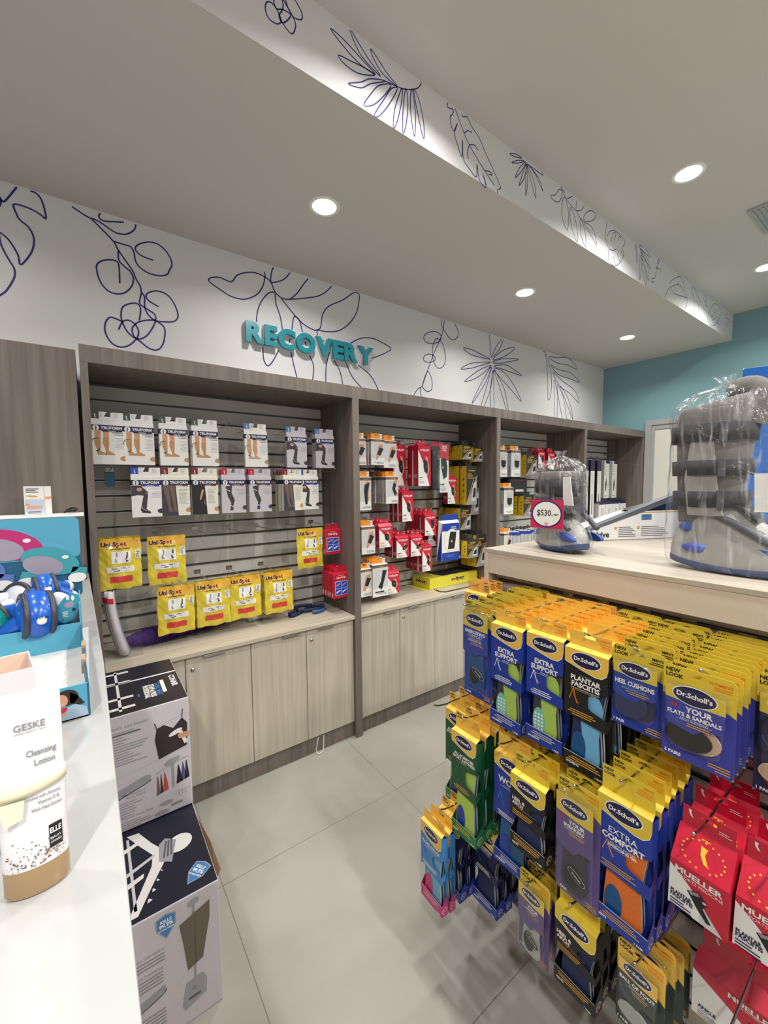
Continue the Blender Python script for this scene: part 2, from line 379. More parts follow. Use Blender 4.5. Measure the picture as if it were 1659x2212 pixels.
art(bulk, SF, YS-.001, (400, 0, 2.765), .0045, [
 ['c',(485,15),(520,20),(560,80),(572,130),(545,142),(500,110),(480,60)], ['c',(530,0),(545,50),(590,60),(630,92),(600,130),(575,132),(560,90),(575,70),(585,30),(570,-20)],
 [(560,100),(600,165),(640,202),(660,150),(640,95),(610,40),(580,-10)], [(650,-10),(690,60),(700,100),(690,118),(650,105),(620,60),(597,-5)],
 ['c',(868,170),(950,240),(1060,360),(1137,445),(1040,380),(940,270)], ['c',(915,330),(1000,370),(1080,410),(1132,448),(1040,440),(960,390)], [(982,180),(1050,330),(1168,457),(1080,330),(992,182)],
 ['c',(1108,292),(1150,350),(1200,430),(1268,518),(1180,440),(1125,350)], ['c',(973,500),(1050,490),(1110,470),(1198,485),(1110,500),(1050,525)], ['c',(1066,628),(1110,560),(1160,510),(1230,508),(1180,580),(1120,628)],
 ['c',(1130,685),(1190,590),(1230,530),(1267,530),(1220,620),(1160,692)], [(1198,485),(1268,518),(1300,530),(1350,535),(1390,525),(1412,495)],
 ['c',(1243,765),(1250,660),(1280,560),(1298,528),(1290,620),(1265,730)], ['c',(1300,795),(1302,640),(1318,528),(1330,620),(1320,740)], ['c',(1368,815),(1345,650),(1352,528),(1372,640),(1375,740)], ['c',(1423,828),(1385,660),(1365,530),(1400,610),(1425,740)]])
art(bulk, SF, YS-.001, (900, 180, 3.606), .0045, [
 [(243,150),(240,185),(285,205),(280,240),(262,260),(265,310),(288,370),(318,312),(295,390),(320,480),(352,575),(358,440),(365,590),(420,680),(465,728),(470,630),(485,740),(520,800),(540,805),(515,705),(545,800)],
 [(300,195),(340,310),(410,480),(530,680),(605,795)], [(350,238),(360,258),(395,265),(430,340),(490,430),(540,550),(600,680),(650,800),(650,820),(630,830),(630,858)],
 [(372,388),(400,368),(432,385)], [(408,480),(450,482),(478,522)], [(408,485),(396,540),(402,590)], [(530,680),(570,688),(590,712),(560,710)],
 ['c',(725,548),(770,550),(820,582),(760,570)], ['c',(740,618),(790,600),(838,605),(790,622)], ['c',(768,735),(800,660),(852,610),(820,680)], ['c',(797,798),(820,720),(855,625),(840,730)], ['c',(850,878),(850,740),(858,630),(865,760)],
 ['c',(928,898),(890,760),(862,630),(915,770)], ['c',(982,842),(930,720),(870,630),(950,740)], [(860,625),(960,700),(985,718),(975,690)],
 [(1125,808),(1150,870),(1185,930),(1240,992),(1270,1045),(1305,1085)], ['c',(1130,835),(1105,830),(1080,870),(1050,870),(1045,885),(1080,920),(1110,920),(1130,880)], ['c',(1170,1142),(1135,1050),(1132,950),(1150,885),(1180,980),(1182,1080)],
 ['c',(1250,1238),(1210,1130),(1195,1040),(1200,965),(1235,1060),(1252,1160)], ['c',(1318,1275),(1280,1180),(1275,1050),(1310,1150)], ['c',(1402,1260),(1345,1160),(1305,1085),(1370,1130)],
 ['c',(1298,1060),(1320,1010),(1360,992),(1398,1025),(1380,1060),(1340,1078)], [(1250,905),(1242,950),(1245,992),(1285,985),(1305,950)], [(1170,900),(1215,880)], [(1120,810),(1155,850)]])
art(bulk, SF, YS-.001, (1180, 380, 3.463), .0045, [
 [(455,345),(443,430),(450,500),(470,545),(465,590),(470,640),(510,675),(550,650),(580,590),(570,540),(588,500),(570,460),(520,415),(480,412),(455,450)],
 [(485,495),(500,430),(520,430),(505,495)], [(535,485),(550,450),(560,480)], [(525,545),(500,558),(470,545)], [(500,600),(520,670)], [(530,575),(550,640)], [(555,550),(575,600)],
 ['c',(670,510),(680,590),(678,655)], ['c',(700,590),(712,690),(695,780)], ['c',(710,590),(745,700),(742,820)], ['c',(705,570),(760,680),(763,780)], ['c',(700,545),(750,610),(782,700)], ['c',(690,520),(740,545),(780,608),(730,570)],
 ['c',(845,625),(830,640),(840,655)], [(840,650),(830,690),(812,760),(790,770),(790,795),(805,790)], ['c',(825,680),(820,690),(832,695)], [(838,690),(855,700),(850,725)],
 [(885,910),(920,840),(985,812),(1010,830),(1030,870)], [(925,810),(940,780),(1000,752),(1025,800),(1040,860),(1052,920),(1050,970),(1038,988)], [(930,840),(960,880),(1000,895),(1050,910)], [(985,785),(983,812)], [(960,825),(968,860)],
 [(1085,820),(1092,910)], [(1100,820),(1125,900),(1145,1020)], [(1105,830),(1130,880),(1155,950)], [(1095,830),(1110,1000)], ['c',(1190,890),(1178,920),(1200,940)], [(1200,950),(1195,970),(1215,975)],
 ['c',(1250,960),(1210,1040),(1215,1100),(1245,1122),(1290,1080),(1302,1010),(1285,970)], [(1225,1040),(1245,1050),(1270,1000)], [(1240,1080),(1270,1060)], [(1360,1020),(1345,1060),(1372,1080),(1345,1110),(1355,1125)]])
struct(wall_b.build('wall_back', recalc=False)); struct(bulk.build('trim_1', recalc=False))
b = MB(); b.box(XR, XR+.1, YF, YB+.1, 0, HIGH_Z, teal_wall); struct(b.build('wall_right'))
b = MB(); b.box(XL-.1, XL, YF, YB+.1, 0, HIGH_Z, wall_white); struct(b.build('wall_left'))
b = MB(); b.box(XL, XR, YF-.1, YF, 0, HIGH_Z, wall_white); struct(b.build('wall_front'))
# door in the teal wall
frame_m = mat('grey door frame', 'A6A7A5', .4, var=.05); panel_m = mat('cream door panel', 'D8D8CE', .45)
b = MB()
for y0, y1 in ((2.055, 2.115), (1.03, 1.09)): b.box(XR-.03, XR, y0, y1, 0, 2.30, frame_m)
b.box(XR-.03, XR, 1.09, 2.055, 2.24, 2.30, frame_m)
for y0, y1 in ((2.02, 2.055), (1.09, 1.125)): b.box(XR-.016, XR, y0, y1, 0, 2.24, frame_m)
b.box(XR-.016, XR, 1.125, 2.02, 2.19, 2.24, frame_m); b.box(XR-.006, XR, 1.125, 2.02, 0.01, 2.19, panel_m)
d = struct(b.build('door_1', bevel=.002))
b = MB(); b.tube([(XR-.006, 1.19, 1.03), (XR-.06, 1.19, 1.03), (XR-.06, 1.30, 1.03)], .009, steel); b.lathe((XR-.012, 1.19, 1.03), [(0, .006), (.025, .006), (.025, 0)], steel, axis='x')
b.build('door_handle', d)

# ================================================================== DOWNLIGHTS
glow = mat('lamp diffuser', (1, .93, .84), .5, emit=14)
trim_w = mat('white lamp trim', 'E8E8E6', .5)
LBL = ['left end of the dropped ceiling', 'dropped ceiling above the first shelf bay', 'dropped ceiling above the second shelf bay', 'dropped ceiling nearest the teal wall',
       'upper ceiling far left', 'upper ceiling above the aisle', 'upper ceiling beyond the bulkhead, the larger of two in view', 'upper ceiling near the teal wall at the photo edge'] + ['upper ceiling behind the viewer, %s' % s for s in
       ('left of four', 'second of four', 'third of four', 'right of four', 'by the left wall', 'rear left', 'rear centre', 'rear right')]
rt = thing('downlight', 'x', 'ceiling light', group='recessed round downlights')
b = MB(); b.lathe((0, 0, 0), [(.058, -.002), (.072, -.006), (.078, -.001), (.078, 0)], trim_w, 32); b.build('trim_ring', rt)
b = MB(); b.lathe((0, 0, 0), [(.0, -.0035), (.058, -.0035)], glow, 32); b.build('diffuser', rt)
DL = Proto(rt)
for i, (x, y, z) in enumerate(LAMPS):
    DL.put((x, y, z), 0, 'round white LED downlight, '+LBL[i], 'recessed round downlights')
    la = bpy.data.lights.new('downlight_beam', 'AREA'); la.shape = 'DISK'; la.size = .11; la.energy = LAMP_W*(.5 if (x < 0 and y > 0) else 1)*(.85 if z == LOW_Z else 2.9 if y < 0 else 1.25); la.color = LAMP_COL; la.spread = math.radians(150)
    lo = bpy.data.objects.new('downlight_beam', la); C.objects.link(lo); lo.location = (x, y, z-.012)
# ceiling vent at the right edge
rt = thing('ceiling_vent', 'grey slatted air vent set in the upper ceiling at the right edge', 'vent', (3.55, .70, HIGH_Z))
b = MB(); b.box(-.2, .2, -.12, .12, -.012, 0, frame_m); b.build('frame', rt)
b = MB()
for i in range(9): b.box(-.18, .18, -.1+i*.024, -.092+i*.024, -.018, -.012, steel)
b.build('louvre', rt)

# ================================================================== WALL UNITS
FY = 2.12; SY = 2.53
POST = [(0, .028), (1.307, 1.352), (2.636, 2.681), (3.955, 4.0), (5.25, 5.268)]
PN = ['leftmost, beside the tall cupboard', 'between first and second bay, meeting the floor', 'between second and third bay', 'between third and fourth bay', 'rightmost, by the door frame']
for i, (x0, x1) in enumerate(POST):
    b = MB(); b.box(x0, x1, FY, 2.60, 0, 2.112, taupe); tag(b.build('shelf_upright', bevel=.001), 'taupe woodgrain upright panel, '+PN[i], 'upright', 'woodgrain uprights of the shelf bays')
b = MB(); b.box(0, 5.268, FY, 2.60, 2.1122, 2.183, taupe); tag(b.build('shelf_top_panel', bevel=.001), 'deep taupe woodgrain top panel running over all shelf bays', 'top panel')
bays = [(POST[i][1], POST[i+1][0]) for i in range(4)]
BN = ['first bay from the left', 'second bay from the left', 'third bay, behind the bagged boot', 'fourth bay, by the door']
for i, (x0, x1) in enumerate(bays):
    b = MB(); gz = [2.034-.0805*k for k in range(16)]; top = 2.10
    b.box(x0+.001, x1-.001, SY+.012, SY+.03, .79, 2.112, groove)
    for g in gz+[.795]:
        b.box(x0+.001, x1-.001, SY, SY+.012, g+.006 if g > .8 else .79, top, slat_grey)
        if g > .8: b.box(x0+.001, x1-.001, SY-.0015, SY+.004, g+.0035, g+.0068, alu); b.box(x0+.001, x1-.001, SY-.001, SY+.004, g-.0088, g-.006, alu)
        top = g-.006
    o = b.build('slatwall_panel'); tag(o, 'grey grooved slatwall backing of the '+BN[i], 'slatwall', 'slatwall backings of the wall bays')
    o = MB(); o.box(x0+.001, x1-.001, FY+.002, SY, .766, .787, ash_top)
    tag(o.build('countertop', bevel=.0015), 'pale woodgrain counter surface along the '+BN[i], 'countertop', 'pale counter surfaces')
    rt = thing('base_cabinet', 'pale ash low cupboard with doors under the '+BN[i], 'cabinet', (x0, FY, 0), group='low cupboards under the bays')
    W = x1-x0-.002
    b = MB(); b.box(.002, W-.001, .045, .40, .10, .764, ash); b.build('body', rt)
    b = MB(); b.box(.001, W, .035, .40, .0, .10, taupe); b.build('toe_kick', rt)
    dw = W/4
    for k in range(4):
        b = MB(); b.box(k*dw+.0022, (k+1)*dw-.0012, .022, .044, .102, .760, ash); dr = b.build('door', rt, bevel=.001)
        hx = {0: .52, 1: .26, 2: .55, 3: .24}[k] if i == 0 else {0: .58, 1: .22, 2: .55, 3: .24}[k]
        h0 = k*dw+hx*dw; b = MB()
        b.box(h0, h0+.10, .006, .023, .7595, .762, steel); b.box(h0, h0+.10, .006, .0085, .748, .7595, steel); b.build('handle', dr, bevel=.0006)
        if (i == 0 and k in (1, 3)) or (i == 1 and k == 1) or i > 1 and k in (1, 3):
            b = MB(); b.lathe((k*dw+.033, .022, .697), [(0, -.007), (.006, -.007), (.0065, -.005), (.0095, -.005), (.0105, 0)], steel, 20, 'y')
            b.box(k*dw+.0322, k*dw+.0338, .0148, .0152, .694, .700, black_pl); b.build('lock', dr)
# cord hanging under the third door
b = MB(); b.tube(spline([(1.045, 2.131, .10), (1.035, 2.130, .06), (1.03, 2.13, .02), (1.045, 2.122, .006), (1.07, 2.124, .012), (1.078, 2.130, .05), (1.082, 2.131, .10)], k=4), .0022, white_p, 6)
tag(b.build('loose_cord'), 'loop of white cord hanging below the cupboard door beside the upright', 'cord')
# tall cabinet at left
rt = thing('tall_cabinet', 'tall taupe woodgrain cupboard front left of the shelf bays', 'cabinet', (-1.5, 2.13, 0))
b = MB(); b.box(0, 1.488, .02, .47, 0, 2.160, taupe); b.build('body', rt)
for k in range(2): b = MB(); b.box(.002+k*.745, .742+k*.746, 0, .019, .08, 2.158, taupe); b.build('door', rt, bevel=.001)

# RECOVERY letters
tealp = mat('teal acrylic letters', '1E8C9C', .3, coat=.3); acr = mat('pale acrylic edge', 'CFD6D6', .3)
names = ['first letter', 'second letter', 'third letter', 'fourth letter', 'fifth letter', 'sixth letter', 'seventh letter', 'last letter']
LM = []
for ch in 'RECOVERY':
    cu = bpy.data.curves.new('letter', 'FONT'); cu.body = ch; cu.size = .165; cu.offset = .0085; cu.extrude = .011; cu.resolution_u = 5
    o = bpy.data.objects.new('l', cu); C.objects.link(o); bpy.context.view_layer.update()
    LM.append(bpy.data.meshes.new_from_object(o.evaluated_get(bpy.context.evaluated_depsgraph_get()))); bpy.data.objects.remove(o)
y0 = min(v.co.y for v in LM[1].vertices); y1 = max(v.co.y for v in LM[1].vertices); ky = .126/(y1-y0)
ws = [(min(v.co.x for v in m.vertices), max(v.co.x for v in m.vertices)) for m in LM]; kx = (.945-7*.006)/sum(b_-a_ for a_, b_ in ws)
x = .834
for i, ch in enumerate('RECOVERY'):
    a, e = ws[i]
    for lay, (mm, dy) in enumerate(((tealp, -.036), (acr, -.012))):
        m2 = LM[i].copy(); m2.materials.clear(); m2.materials.append(mm)
        for v in m2.vertices: q = v.co.copy(); v.co = ((q.x-a)*kx, dy+q.z, (q.y-y0)*ky)
        o = bpy.data.objects.new('sign_letter' if lay == 0 else 'standoff_backing', m2); C.objects.link(o)
        if lay == 0: o.location = (x, YB, 2.479); tag(o, 'raised teal letter %s, %s of the word on the wall' % (ch, names[i]), 'letter', 'raised teal wall letters'); par = o
        else: o.parent = par
    x += (e-a)*kx+.006

# ================================================================== RIGHT GONDOLA (island with slat front)
GX = 1.24
rt = thing('gondola_unit', 'cream woodgrain island display unit with slatted front and flat top', 'display unit', (0, 0, 0))
b = MB(); b.box(1.20, 2.30, -1.5, 1.02, 1.342, 1.356, cream_top); b.build('top_board', rt, bevel=.001)
b = MB(); b.box(1.2015, 1.25, -1.5, .999, 1.266, 1.342, cream_lam); b.build('fascia', rt, bevel=.0008)
b = MB(); b.box(1.20, 2.30, 1.0, 1.019, .0, 1.342, cream_lam); b.build('end_panel', rt, bevel=.001)
b = MB(); b.box(1.262, 1.28, -1.5, 1.0, .07, 1.26, groove); top = 1.300
for kk in range(-5, 10):
    g = .846-.079*kk; b.box(GX, GX+.022, -1.5, .999, g+.006, top, slat_light); top = g-.006
    b.box(GX-.002, GX+.006, -1.5, .999, g+.0045, g+.007, alu); b.box(GX-.001, GX+.006, -1.5, .999, g-.009, g-.006, alu)
b.box(GX, GX+.022, -1.5, .999, .07, top, slat_light); b.build('slatwall', rt)
b = MB(); b.box(1.30, 2.2, -1.5, .999, 0, .07, taupe); b.box(1.28, 2.28, -1.5, .999, .07, 1.342, cream_lam); b.build('core', rt)

# ================================================================== LEFT COUNTER
rt = thing('service_counter', 'white stone topped service counter at the left edge', 'counter', (0, 0, 0))
b = MB()
xe = .012
b.add([(-1.3, -1.2, 1.24), (xe+.004, -1.2, 1.24), (xe, 1.0, 1.24), (-.010, 2.10, 1.24), (-1.3, 2.10, 1.24), (-1.3, -1.2, 1.20), (xe+.004, -1.2, 1.20), (xe, 1.0, 1.20), (-.010, 2.10, 1.20), (-1.3, 2.10, 1.20)],
      [(0, 1, 2, 3, 4), (9, 8, 7, 6, 5), (0, 5, 6, 1), (1, 6, 7, 2), (2, 7, 8, 3), (3, 8, 9, 4), (4, 9, 5, 0)], stone_white); b.build('worktop', rt, bevel=.002)
b = MB(); b.box(-1.25, -.36, -1.2, 2.08, 0, 1.20, ash); b.build('carcass', rt)
# ================================================================== INSOLE PACKAGES
yel = mat('warm yellow card', 'F0C250', .42); yel2 = mat('lemon yellow card', 'DFC23C', .42)
yelo = mat('orange yellow card', 'F0B958', .42)
lime = mat('lime foam', 'A9C95A', .6); teal_gel = mat('mint gel', '7CC5B4', .25); lt_blue = mat('light blue fabric', '6FB1D8', .6)
navy_f = mat('navy fabric', '1F2A55', .7, var=.15, vscale=(200, 200, 200)); green_p = mat('dark green print', '14502F', .42); green_l = mat('mid green print', '1F7A45', .42)
orange_f = mat('orange foam', 'E0702A', .7, var=.12, vscale=(300, 300, 300)); deep_blue = mat('deep blue gel', '0E4F86', .25); purple_p = mat('violet print', '6B2F86', .4)
purple_d = mat('dusty violet print', '5B4A86', .42); charcoal_f = mat('charcoal fabric', '3A3B40', .75, var=.1, vscale=(300, 300, 300)); grey_foam = mat('grey foam edge', 'AEB4AE', .6)
vio_blue = mat('violet blue print', '3A3F9E', .42); sky_p = mat('sky blue print', '3F86C8', .42); pink_p = mat('pink print', 'C8327A', .42); slot_dark = mat('hang slot edge', '5A4310', .6)
beige_f = mat('beige foam', 'C9A88F', .6); dk_grn = mat('dark slate print', '2E3A38', .42)
SLOT = [(-.013, -.0015), (-.006, -.0035), (0, -.0035), (.006, -.0035), (.013, -.0015), (.006, .001), (.0028, .0045), (-.0028, .0045), (-.006, .001)]
def tab_with_slot(mb, w0, w1, zb, zt, y, m, th=.0006, r=.0):
    """upright card header with a real hang slot: strip quads around the hole"""
    F = FR((0, y, 0), (1, 0, 0), (0, 0, 1))
    inn = [(-.012, -.003), (.012, -.003), (.0135, .0), (.012, .002), (.004, .0045), (-.004, .0045), (-.012, .002), (-.0135, .0)]
    if r: zt2 = zt-r; out = None
    for h in (0, -th):
        # outer ring split in 4 quads + hole bridge
        P = [F.p(a, b, h) for a, b in [(w0, zb), (w1, zb), (w1, zt-r), (w1-r, zt), (w0+r, zt), (w0, zt-r)]]
        I = [F.p(a, b, h) for a, b in inn]
        mb.add(P+I, [(0, 1, 7, 6), (1, 2, 8, 7), (2, 3, 9, 8), (3, 4, 11, 10, 9), (4, 5, 13, 12, 11), (5, 0, 6, 13)], m)
    P0 = [(w0, zb), (w1, zb), (w1, zt-r), (w1-r, zt), (w0+r, zt), (w0, zt-r)]
    mb.add([F.p(a, b, h) for h in (0, -th) for a, b in P0], [(i, (i+1) % 6, 6+(i+1) % 6, 6+i) for i in range(6)], m)
    return F
def oval_logo(F, mb, cx, cy, rx, a=0, L=3):
    F.ell(mb, cx, cy, rx*1.06, rx*.50*1.1, white_p, L, 28); F.ell(mb, cx, cy, rx, rx*.50, navy_p, L+1, 28)
    F.text(mb, 'Dr.Scholl\u2019s', cx, cy-rx*.11, rx*.27, white_p, L+2, True, 'c', rx*1.72)
def sole_outline(w, z0, z1, n=9):
    """insole silhouette, heel down"""
    H = z1-z0; pr = [(0, .0), (.26, .012), (.38, .05), (.42, .12), (.40, .25), (.36, .42), (.42, .60), (.50, .78), (.47, .90), (.33, .975), (.10, 1)]
    R = [(w*a, z0+H*t) for a, t in pr]; Lf = [(-w*a*.94, z0+H*t) for a, t in pr[1:]][::-1]
    return R+Lf
def insole_box(name, label, w, H, d, body, title, soles, accent=white_p, tabc=yel, tray=None, head_h=.055, tabtxt=('NEW', 'MEN\u2019S'), tabcol=orange_p, tab_h=.037, big=None, icon=None):
    """window carton on a hook: hang tab, printed upper carton, open window with insoles, tray. origin = hook wire, front faces -Y"""
    rt = thing(name, label, 'insoles'); tray = tray or body
    zt = -(tab_h-.010); zb = zt-H; hw = w/2
    mb = MB(); F = tab_with_slot(mb, -hw*.97, hw*.97, zt, .010, d*.5, tabc)
    if tabtxt[0]: F.text(mb, tabtxt[0], -hw*.9, -.0005, .006, black_p, 2, True, 'l')
    if tabtxt[0]: F.text(mb, 'LOOK', -hw*.9, -.0095, .006, black_p, 2, True, 'l')
    F.text(mb, tabtxt[1], hw*.9, -.002, .005, tabcol, 2, True, 'r'); F.lines(mb, hw*.25, hw*.9, -.008, 3, .005, .0018, tabcol, 2, 'r')
    mb.build('hang_tab', rt)
    # upper carton
    mb = MB(); G = FR((0, 0, 0), (1, 0, 0), (0, 0, 1))
    zc = zt-H*.56; zn0, zn1 = zt-H*.30, zt-H*.47      # front card lower edge, side notch
    front = [(-hw, zt-.003), (hw, zt-.003), (hw, zn0), (hw*.55, zn0-.006), (hw*.25, zn0-.010), (hw*.12, zn0-.020), (hw*.14, zn1+.006), (hw*.3, zn1), (hw, zn1-.008), (hw, zc-.010), (-hw, zc)]
    mb.prism(G, front, 0, -.0008, body)
    mb.add([(-hw, 0, zt-.003), (hw, 0, zt-.003), (hw*.97, d*.5, zt+.002), (-hw*.97, d*.5, zt+.002)], [(0, 1, 2, 3)], tabc)
    mb.add([(-hw, d, zt-.012), (hw, d, zt-.012), (hw*.97, d*.5, zt+.002), (-hw*.97, d*.5, zt+.002)], [(3, 2, 1, 0)], tabc)
    for s in (-1, 1):
        mb.add([(s*hw, 0, zt-.003), (s*hw, d, zt-.012), (s*hw, d, zb+.05), (s*hw, d*.75, zb+.05), (s*hw, d*.7, zn1-.02), (s*hw, d*.35, zn0), (s*hw, 0, zn0)], [tuple(range(7))], body)
        mb.add([(s*hw, 0, zn1-.008), (s*hw, d*.85, zn1+.006), (s*hw, d*.85, zn1-.016), (s*hw, 0, zc-.010)], [(0, 1, 2, 3)], body)
    mb.box(-hw, hw, d-.0008, d, zb, zt-.010, body)
    hh = head_h
    G.poly(mb, [(-hw, zt-.003), (hw, zt-.003), (hw, zt-hh*.52), (hw*.93, zt-hh*.82), (hw*.72, zt-hh*1.0), (hw*.4, zt-hh*1.02), (-hw*.2, zt-hh*.90), (-hw, zt-hh*.70)], white_p, 1)
    G.poly(mb, [(-hw, zt-.003), (hw, zt-.003), (hw, zt-hh*.50), (hw*.92, zt-hh*.79), (hw*.71, zt-hh*.965), (hw*.4, zt-hh*.985), (-hw*.2, zt-hh*.865), (-hw, zt-hh*.665)], tabc, 2)
    oval_logo(G, mb, 0, zt-hh*.44, w*.33)
    y = zt-hh*1.12
    for i, (t, h, bd, c) in enumerate(title):
        G.text(mb, t, -hw*.88 if big else 0, y-h, h, c, 2, bd, 'l' if big else 'c', w*.90); y -= h*1.30
    G.rect(mb, -hw*.6, hw*.5, y-.002, y-.0013, accent)
    G.lines(mb, -hw*.85, hw*.55, zc+.014, 3, .0052, .0022, accent, 2, 'c' if not big else 'l')
    if icon:
        G.stroke(mb, [(-hw*.75, zn1+.012), (-hw*.55, zn0-.012), (-hw*.45, zn1+.02), (-hw*.3, zn1+.008)], .0016, icon, 2); G.stroke(mb, [(-hw*.7, zn0), (-hw*.62, zn0-.012), (-hw*.35, zn1+.004)], .001, icon, 2)
    mb.build('printed_sleeve', rt)
    # tray
    mb = MB(); t0 = zb+.040
    mb.hexa([(-hw, 0, zb), (hw, 0, zb), (hw, .0008, zb), (-hw, .0008, zb), (-hw, -.0005, t0), (hw, -.0005, t0-.004), (hw, .0005, t0-.004), (-hw, .0005, t0)], tray)
    mb.box(-hw, hw, 0, d, zb, zb+.0008, tray)
    for s in (-1, 1): mb.add([(s*hw, 0, zb), (s*hw, d, zb), (s*hw, d, t0+.030), (s*hw, 0, t0-.004)], [(0, 1, 2, 3)], tray)
    mb.add([(-hw, -.0007, t0-.0012), (hw, -.0007, t0-.0052), (hw, -.0007, t0-.004), (-hw, -.0007, t0)], [(0, 1, 2, 3)], white_p)
    G.lines(mb, -hw*.85, hw*.8, zb+.028, 3, .0055, .0024, accent if accent != white_p else lgrey_p, 3, 'c')
    G.text(mb, '1 PAIR', hw*.86, zb+.003, .0045, white_p, 3, True, 'r'); G.text(mb, tabtxt[1], -hw*.86, zb+.010, .005, white_p, 3, True, 'l')
    for sx in (-1, 1):
        S = FR((sx*hw, d/2, 0), (0, sx, 0), (0, 0, 1)); S.ell(mb, 0, zb+.018, .0115, .0115, white_p, 1); S.ell(mb, 0, zb+.018, .0105, .0105, tray, 2); S.ell(mb, 0, zb+.018, .0085, .0085, white_p, 3); S.ell(mb, 0, zb+.018, .0080, .0080, tray, 4)
        S.text(mb, '90', 0, zb+.0145, .007, gold_p, 5, True)
    mb.build('tray', rt)
    # insoles (one front, one behind)
    for q, (ca, cb, cc) in enumerate(soles):
        mb = MB(); S = FR((0, .006+q*.011, 0), (1, 0, 0), (0, 0, 1)); zz0 = zb+.004+q*.004
        ol = sole_outline(w*.90, zz0, zt-.016); mb.prism(S, ol, 0, -.006, ca, grey_foam, True)
        if cb: S.poly(mb, [(x*.62+w*.10, zz0+.02+(z-zz0)*.62) for x, z in ol if True], cb, 1)
        if cc: S.ell(mb, -w*.16, zz0+.052, w*.17, .040, cc, 3); 
        if cc is teal_gel:
            for r_ in range(6):
                for c_ in range(3): S.ell(mb, -w*.25+c_*w*.09, zz0+.026+r_*.0095, .0032, .0030, white_p, 4, 10)
        mb.build('insole', rt)
    return Proto(rt)
def insole_card(name, label, w, H, body, title, prod, tabc=yel2, head=.045, bub=None, tabtxt='WOMEN\u2019S', tabcol=orange_p, pairs='1 PAIR', heart=False, oval_z=None, bubc=None, long=False):
    """blister card: rounded header with slot, raised clear bubble holding a printed insert and the cushions"""
    rt = thing(name, label, 'insoles'); hw = w/2; zt = .012; zb = zt-H; bubc = bubc or body
    mb = MB(); F = tab_with_slot(mb, -hw, hw, -.02, zt, .012, tabc, .0007, .007)
    F.poly(mb, [(-hw, zb+.006), (-hw+.006, zb), (hw-.006, zb), (hw, zb+.006), (hw, -.0199), (-hw, -.0199)], body, 0); 
    F2 = FR((0, .0127, 0), (-1, 0, 0), (0, 0, 1)); F2.poly(mb, [(-hw, zb), (hw, zb), (hw, -.02), (-hw, -.02)], grey_p, 0)
    F.poly(mb, [(-hw, -.0199), (hw, -.0199), (hw, -head-.006), (hw*.8, -head), (hw*.7, -head+.002), (-hw, -head+.002)], tabc, 1)
    F.text(mb, 'NEW', -hw*.92, -.0005, .0072, black_p, 2, True, 'l'); F.text(mb, 'LOOK', -hw*.92, -.0105, .0072, black_p, 2, True, 'l')
    F.text(mb, tabtxt, hw*.90, -.004, .0055, tabcol, 2, True, 'r'); F.lines(mb, hw*.25, hw*.90, -.009, 2, .004, .0018, tabcol, 2, 'r')
    F.text(mb, pairs, -hw*.9, zb+.006, .006, white_p, 2, True, 'l'); F.lines(mb, hw*.3, hw*.9, zb+.016, 3, .005, .002, gold_p, 2, 'r')
    mb.build('backing_card', rt)
    bx0, bx1, bt, bb_ = bub or (-hw*.86, hw*.78, -.022, zb+.028)
    # insert card inside bubble
    mb = MB(); G = FR((0, .0006, 0), (1, 0, 0), (0, 0, 1)); mid = bt-(bt-bb_)*(.60 if not long else .52)
    cut = [(bx0, bt), (bx1, bt), (bx1, mid+.010), (bx1-.006, mid+.004), (bx0+(bx1-bx0)*.66, mid+.002), (bx0+(bx1-bx0)*.55, mid-.008), (bx0+(bx1-bx0)*.5, mid-.012), (bx0+.008, mid-.004), (bx0, mid+.002)]
    mb.prism(G, cut, 0, -.0006, body); hb = bt-(bt-mid)*.40
    G.poly(mb, [(bx0, bt), (bx1, bt), (bx1, hb-.001), (bx0+(bx1-bx0)*.6, hb-.001), (bx0, hb+.004)], tabc, 1)
    cx = (bx0+bx1)/2; ww = bx1-bx0
    oval_logo(G, mb, cx, (bt+hb)/2+.002, ww*.36)
    y = hb-.006
    for t, h, bd, c in title:
        G.text(mb, t, cx+(ww*.08 if heart and t == title[0][0] else 0), y-h, h, c, 2, bd, 'c', ww*.9); y -= h*1.3
    if heart: hx, hz = cx-ww*.33, hb-.008; G.poly(mb, [(hx, hz-.006), (hx+.006, hz), (hx+.003, hz+.003), (hx, hz), (hx-.003, hz+.003), (hx-.006, hz)], red_p, 2)
    G.rect(mb, cx-ww*.3, cx+ww*.3, y, y+.0006, lgrey_p, 2); G.lines(mb, cx-ww*.2, cx+ww*.35, y-.005, 2, .0042, .0018, gold_p, 2, 'c')
    G.stroke(mb, [(bx0+.006, mid+.022), (bx0+.012, mid+.010), (bx0+.022, mid+.004), (bx0+.034, mid+.001)], .001, sky_p, 2)
    mb.build('printed_insert', rt)
    mb = MB(); zb2 = bb_
    for q, (c1, k) in enumerate(prod):
        if long: S = FR((cx, .004+q*.003, 0), (1, 0, 0), (0, 0, 1)); mb.prism(S, sole_outline(ww*.86, zb2+.005, bt-.02), 0, -.003, c1, c1, True)
        else:
            S = FR((cx+(q-.5)*ww*.22*k, .002+q*.0045, 0), (1, 0, 0), (0, 0, 1)); r_ = ww*.40
            mb.prism(S, [(r_*math.cos(a)*(1-.15*q), zb2+.006+r_*.62*k+r_*.75*math.sin(a)*k) for a in [2*PI*i/20 for i in range(20)]], 0, -.004, c1, c1, True)
    if long: S.ell(mb, -ww*.06, zb2+.045, ww*.20, .026, black_p, 12); S.ell(mb, ww*.1, zb2+.055, ww*.26, .010, white_p, 14, 24, -.5); S.ell(mb, ww*.1, zb2+.055, ww*.25, .0092, black_p, 15, 24, -.5); S.text(mb, 'Dr.Scholl\u2019s', ww*.1, zb2+.0535, .004, white_p, 17, True, rot=-.5)
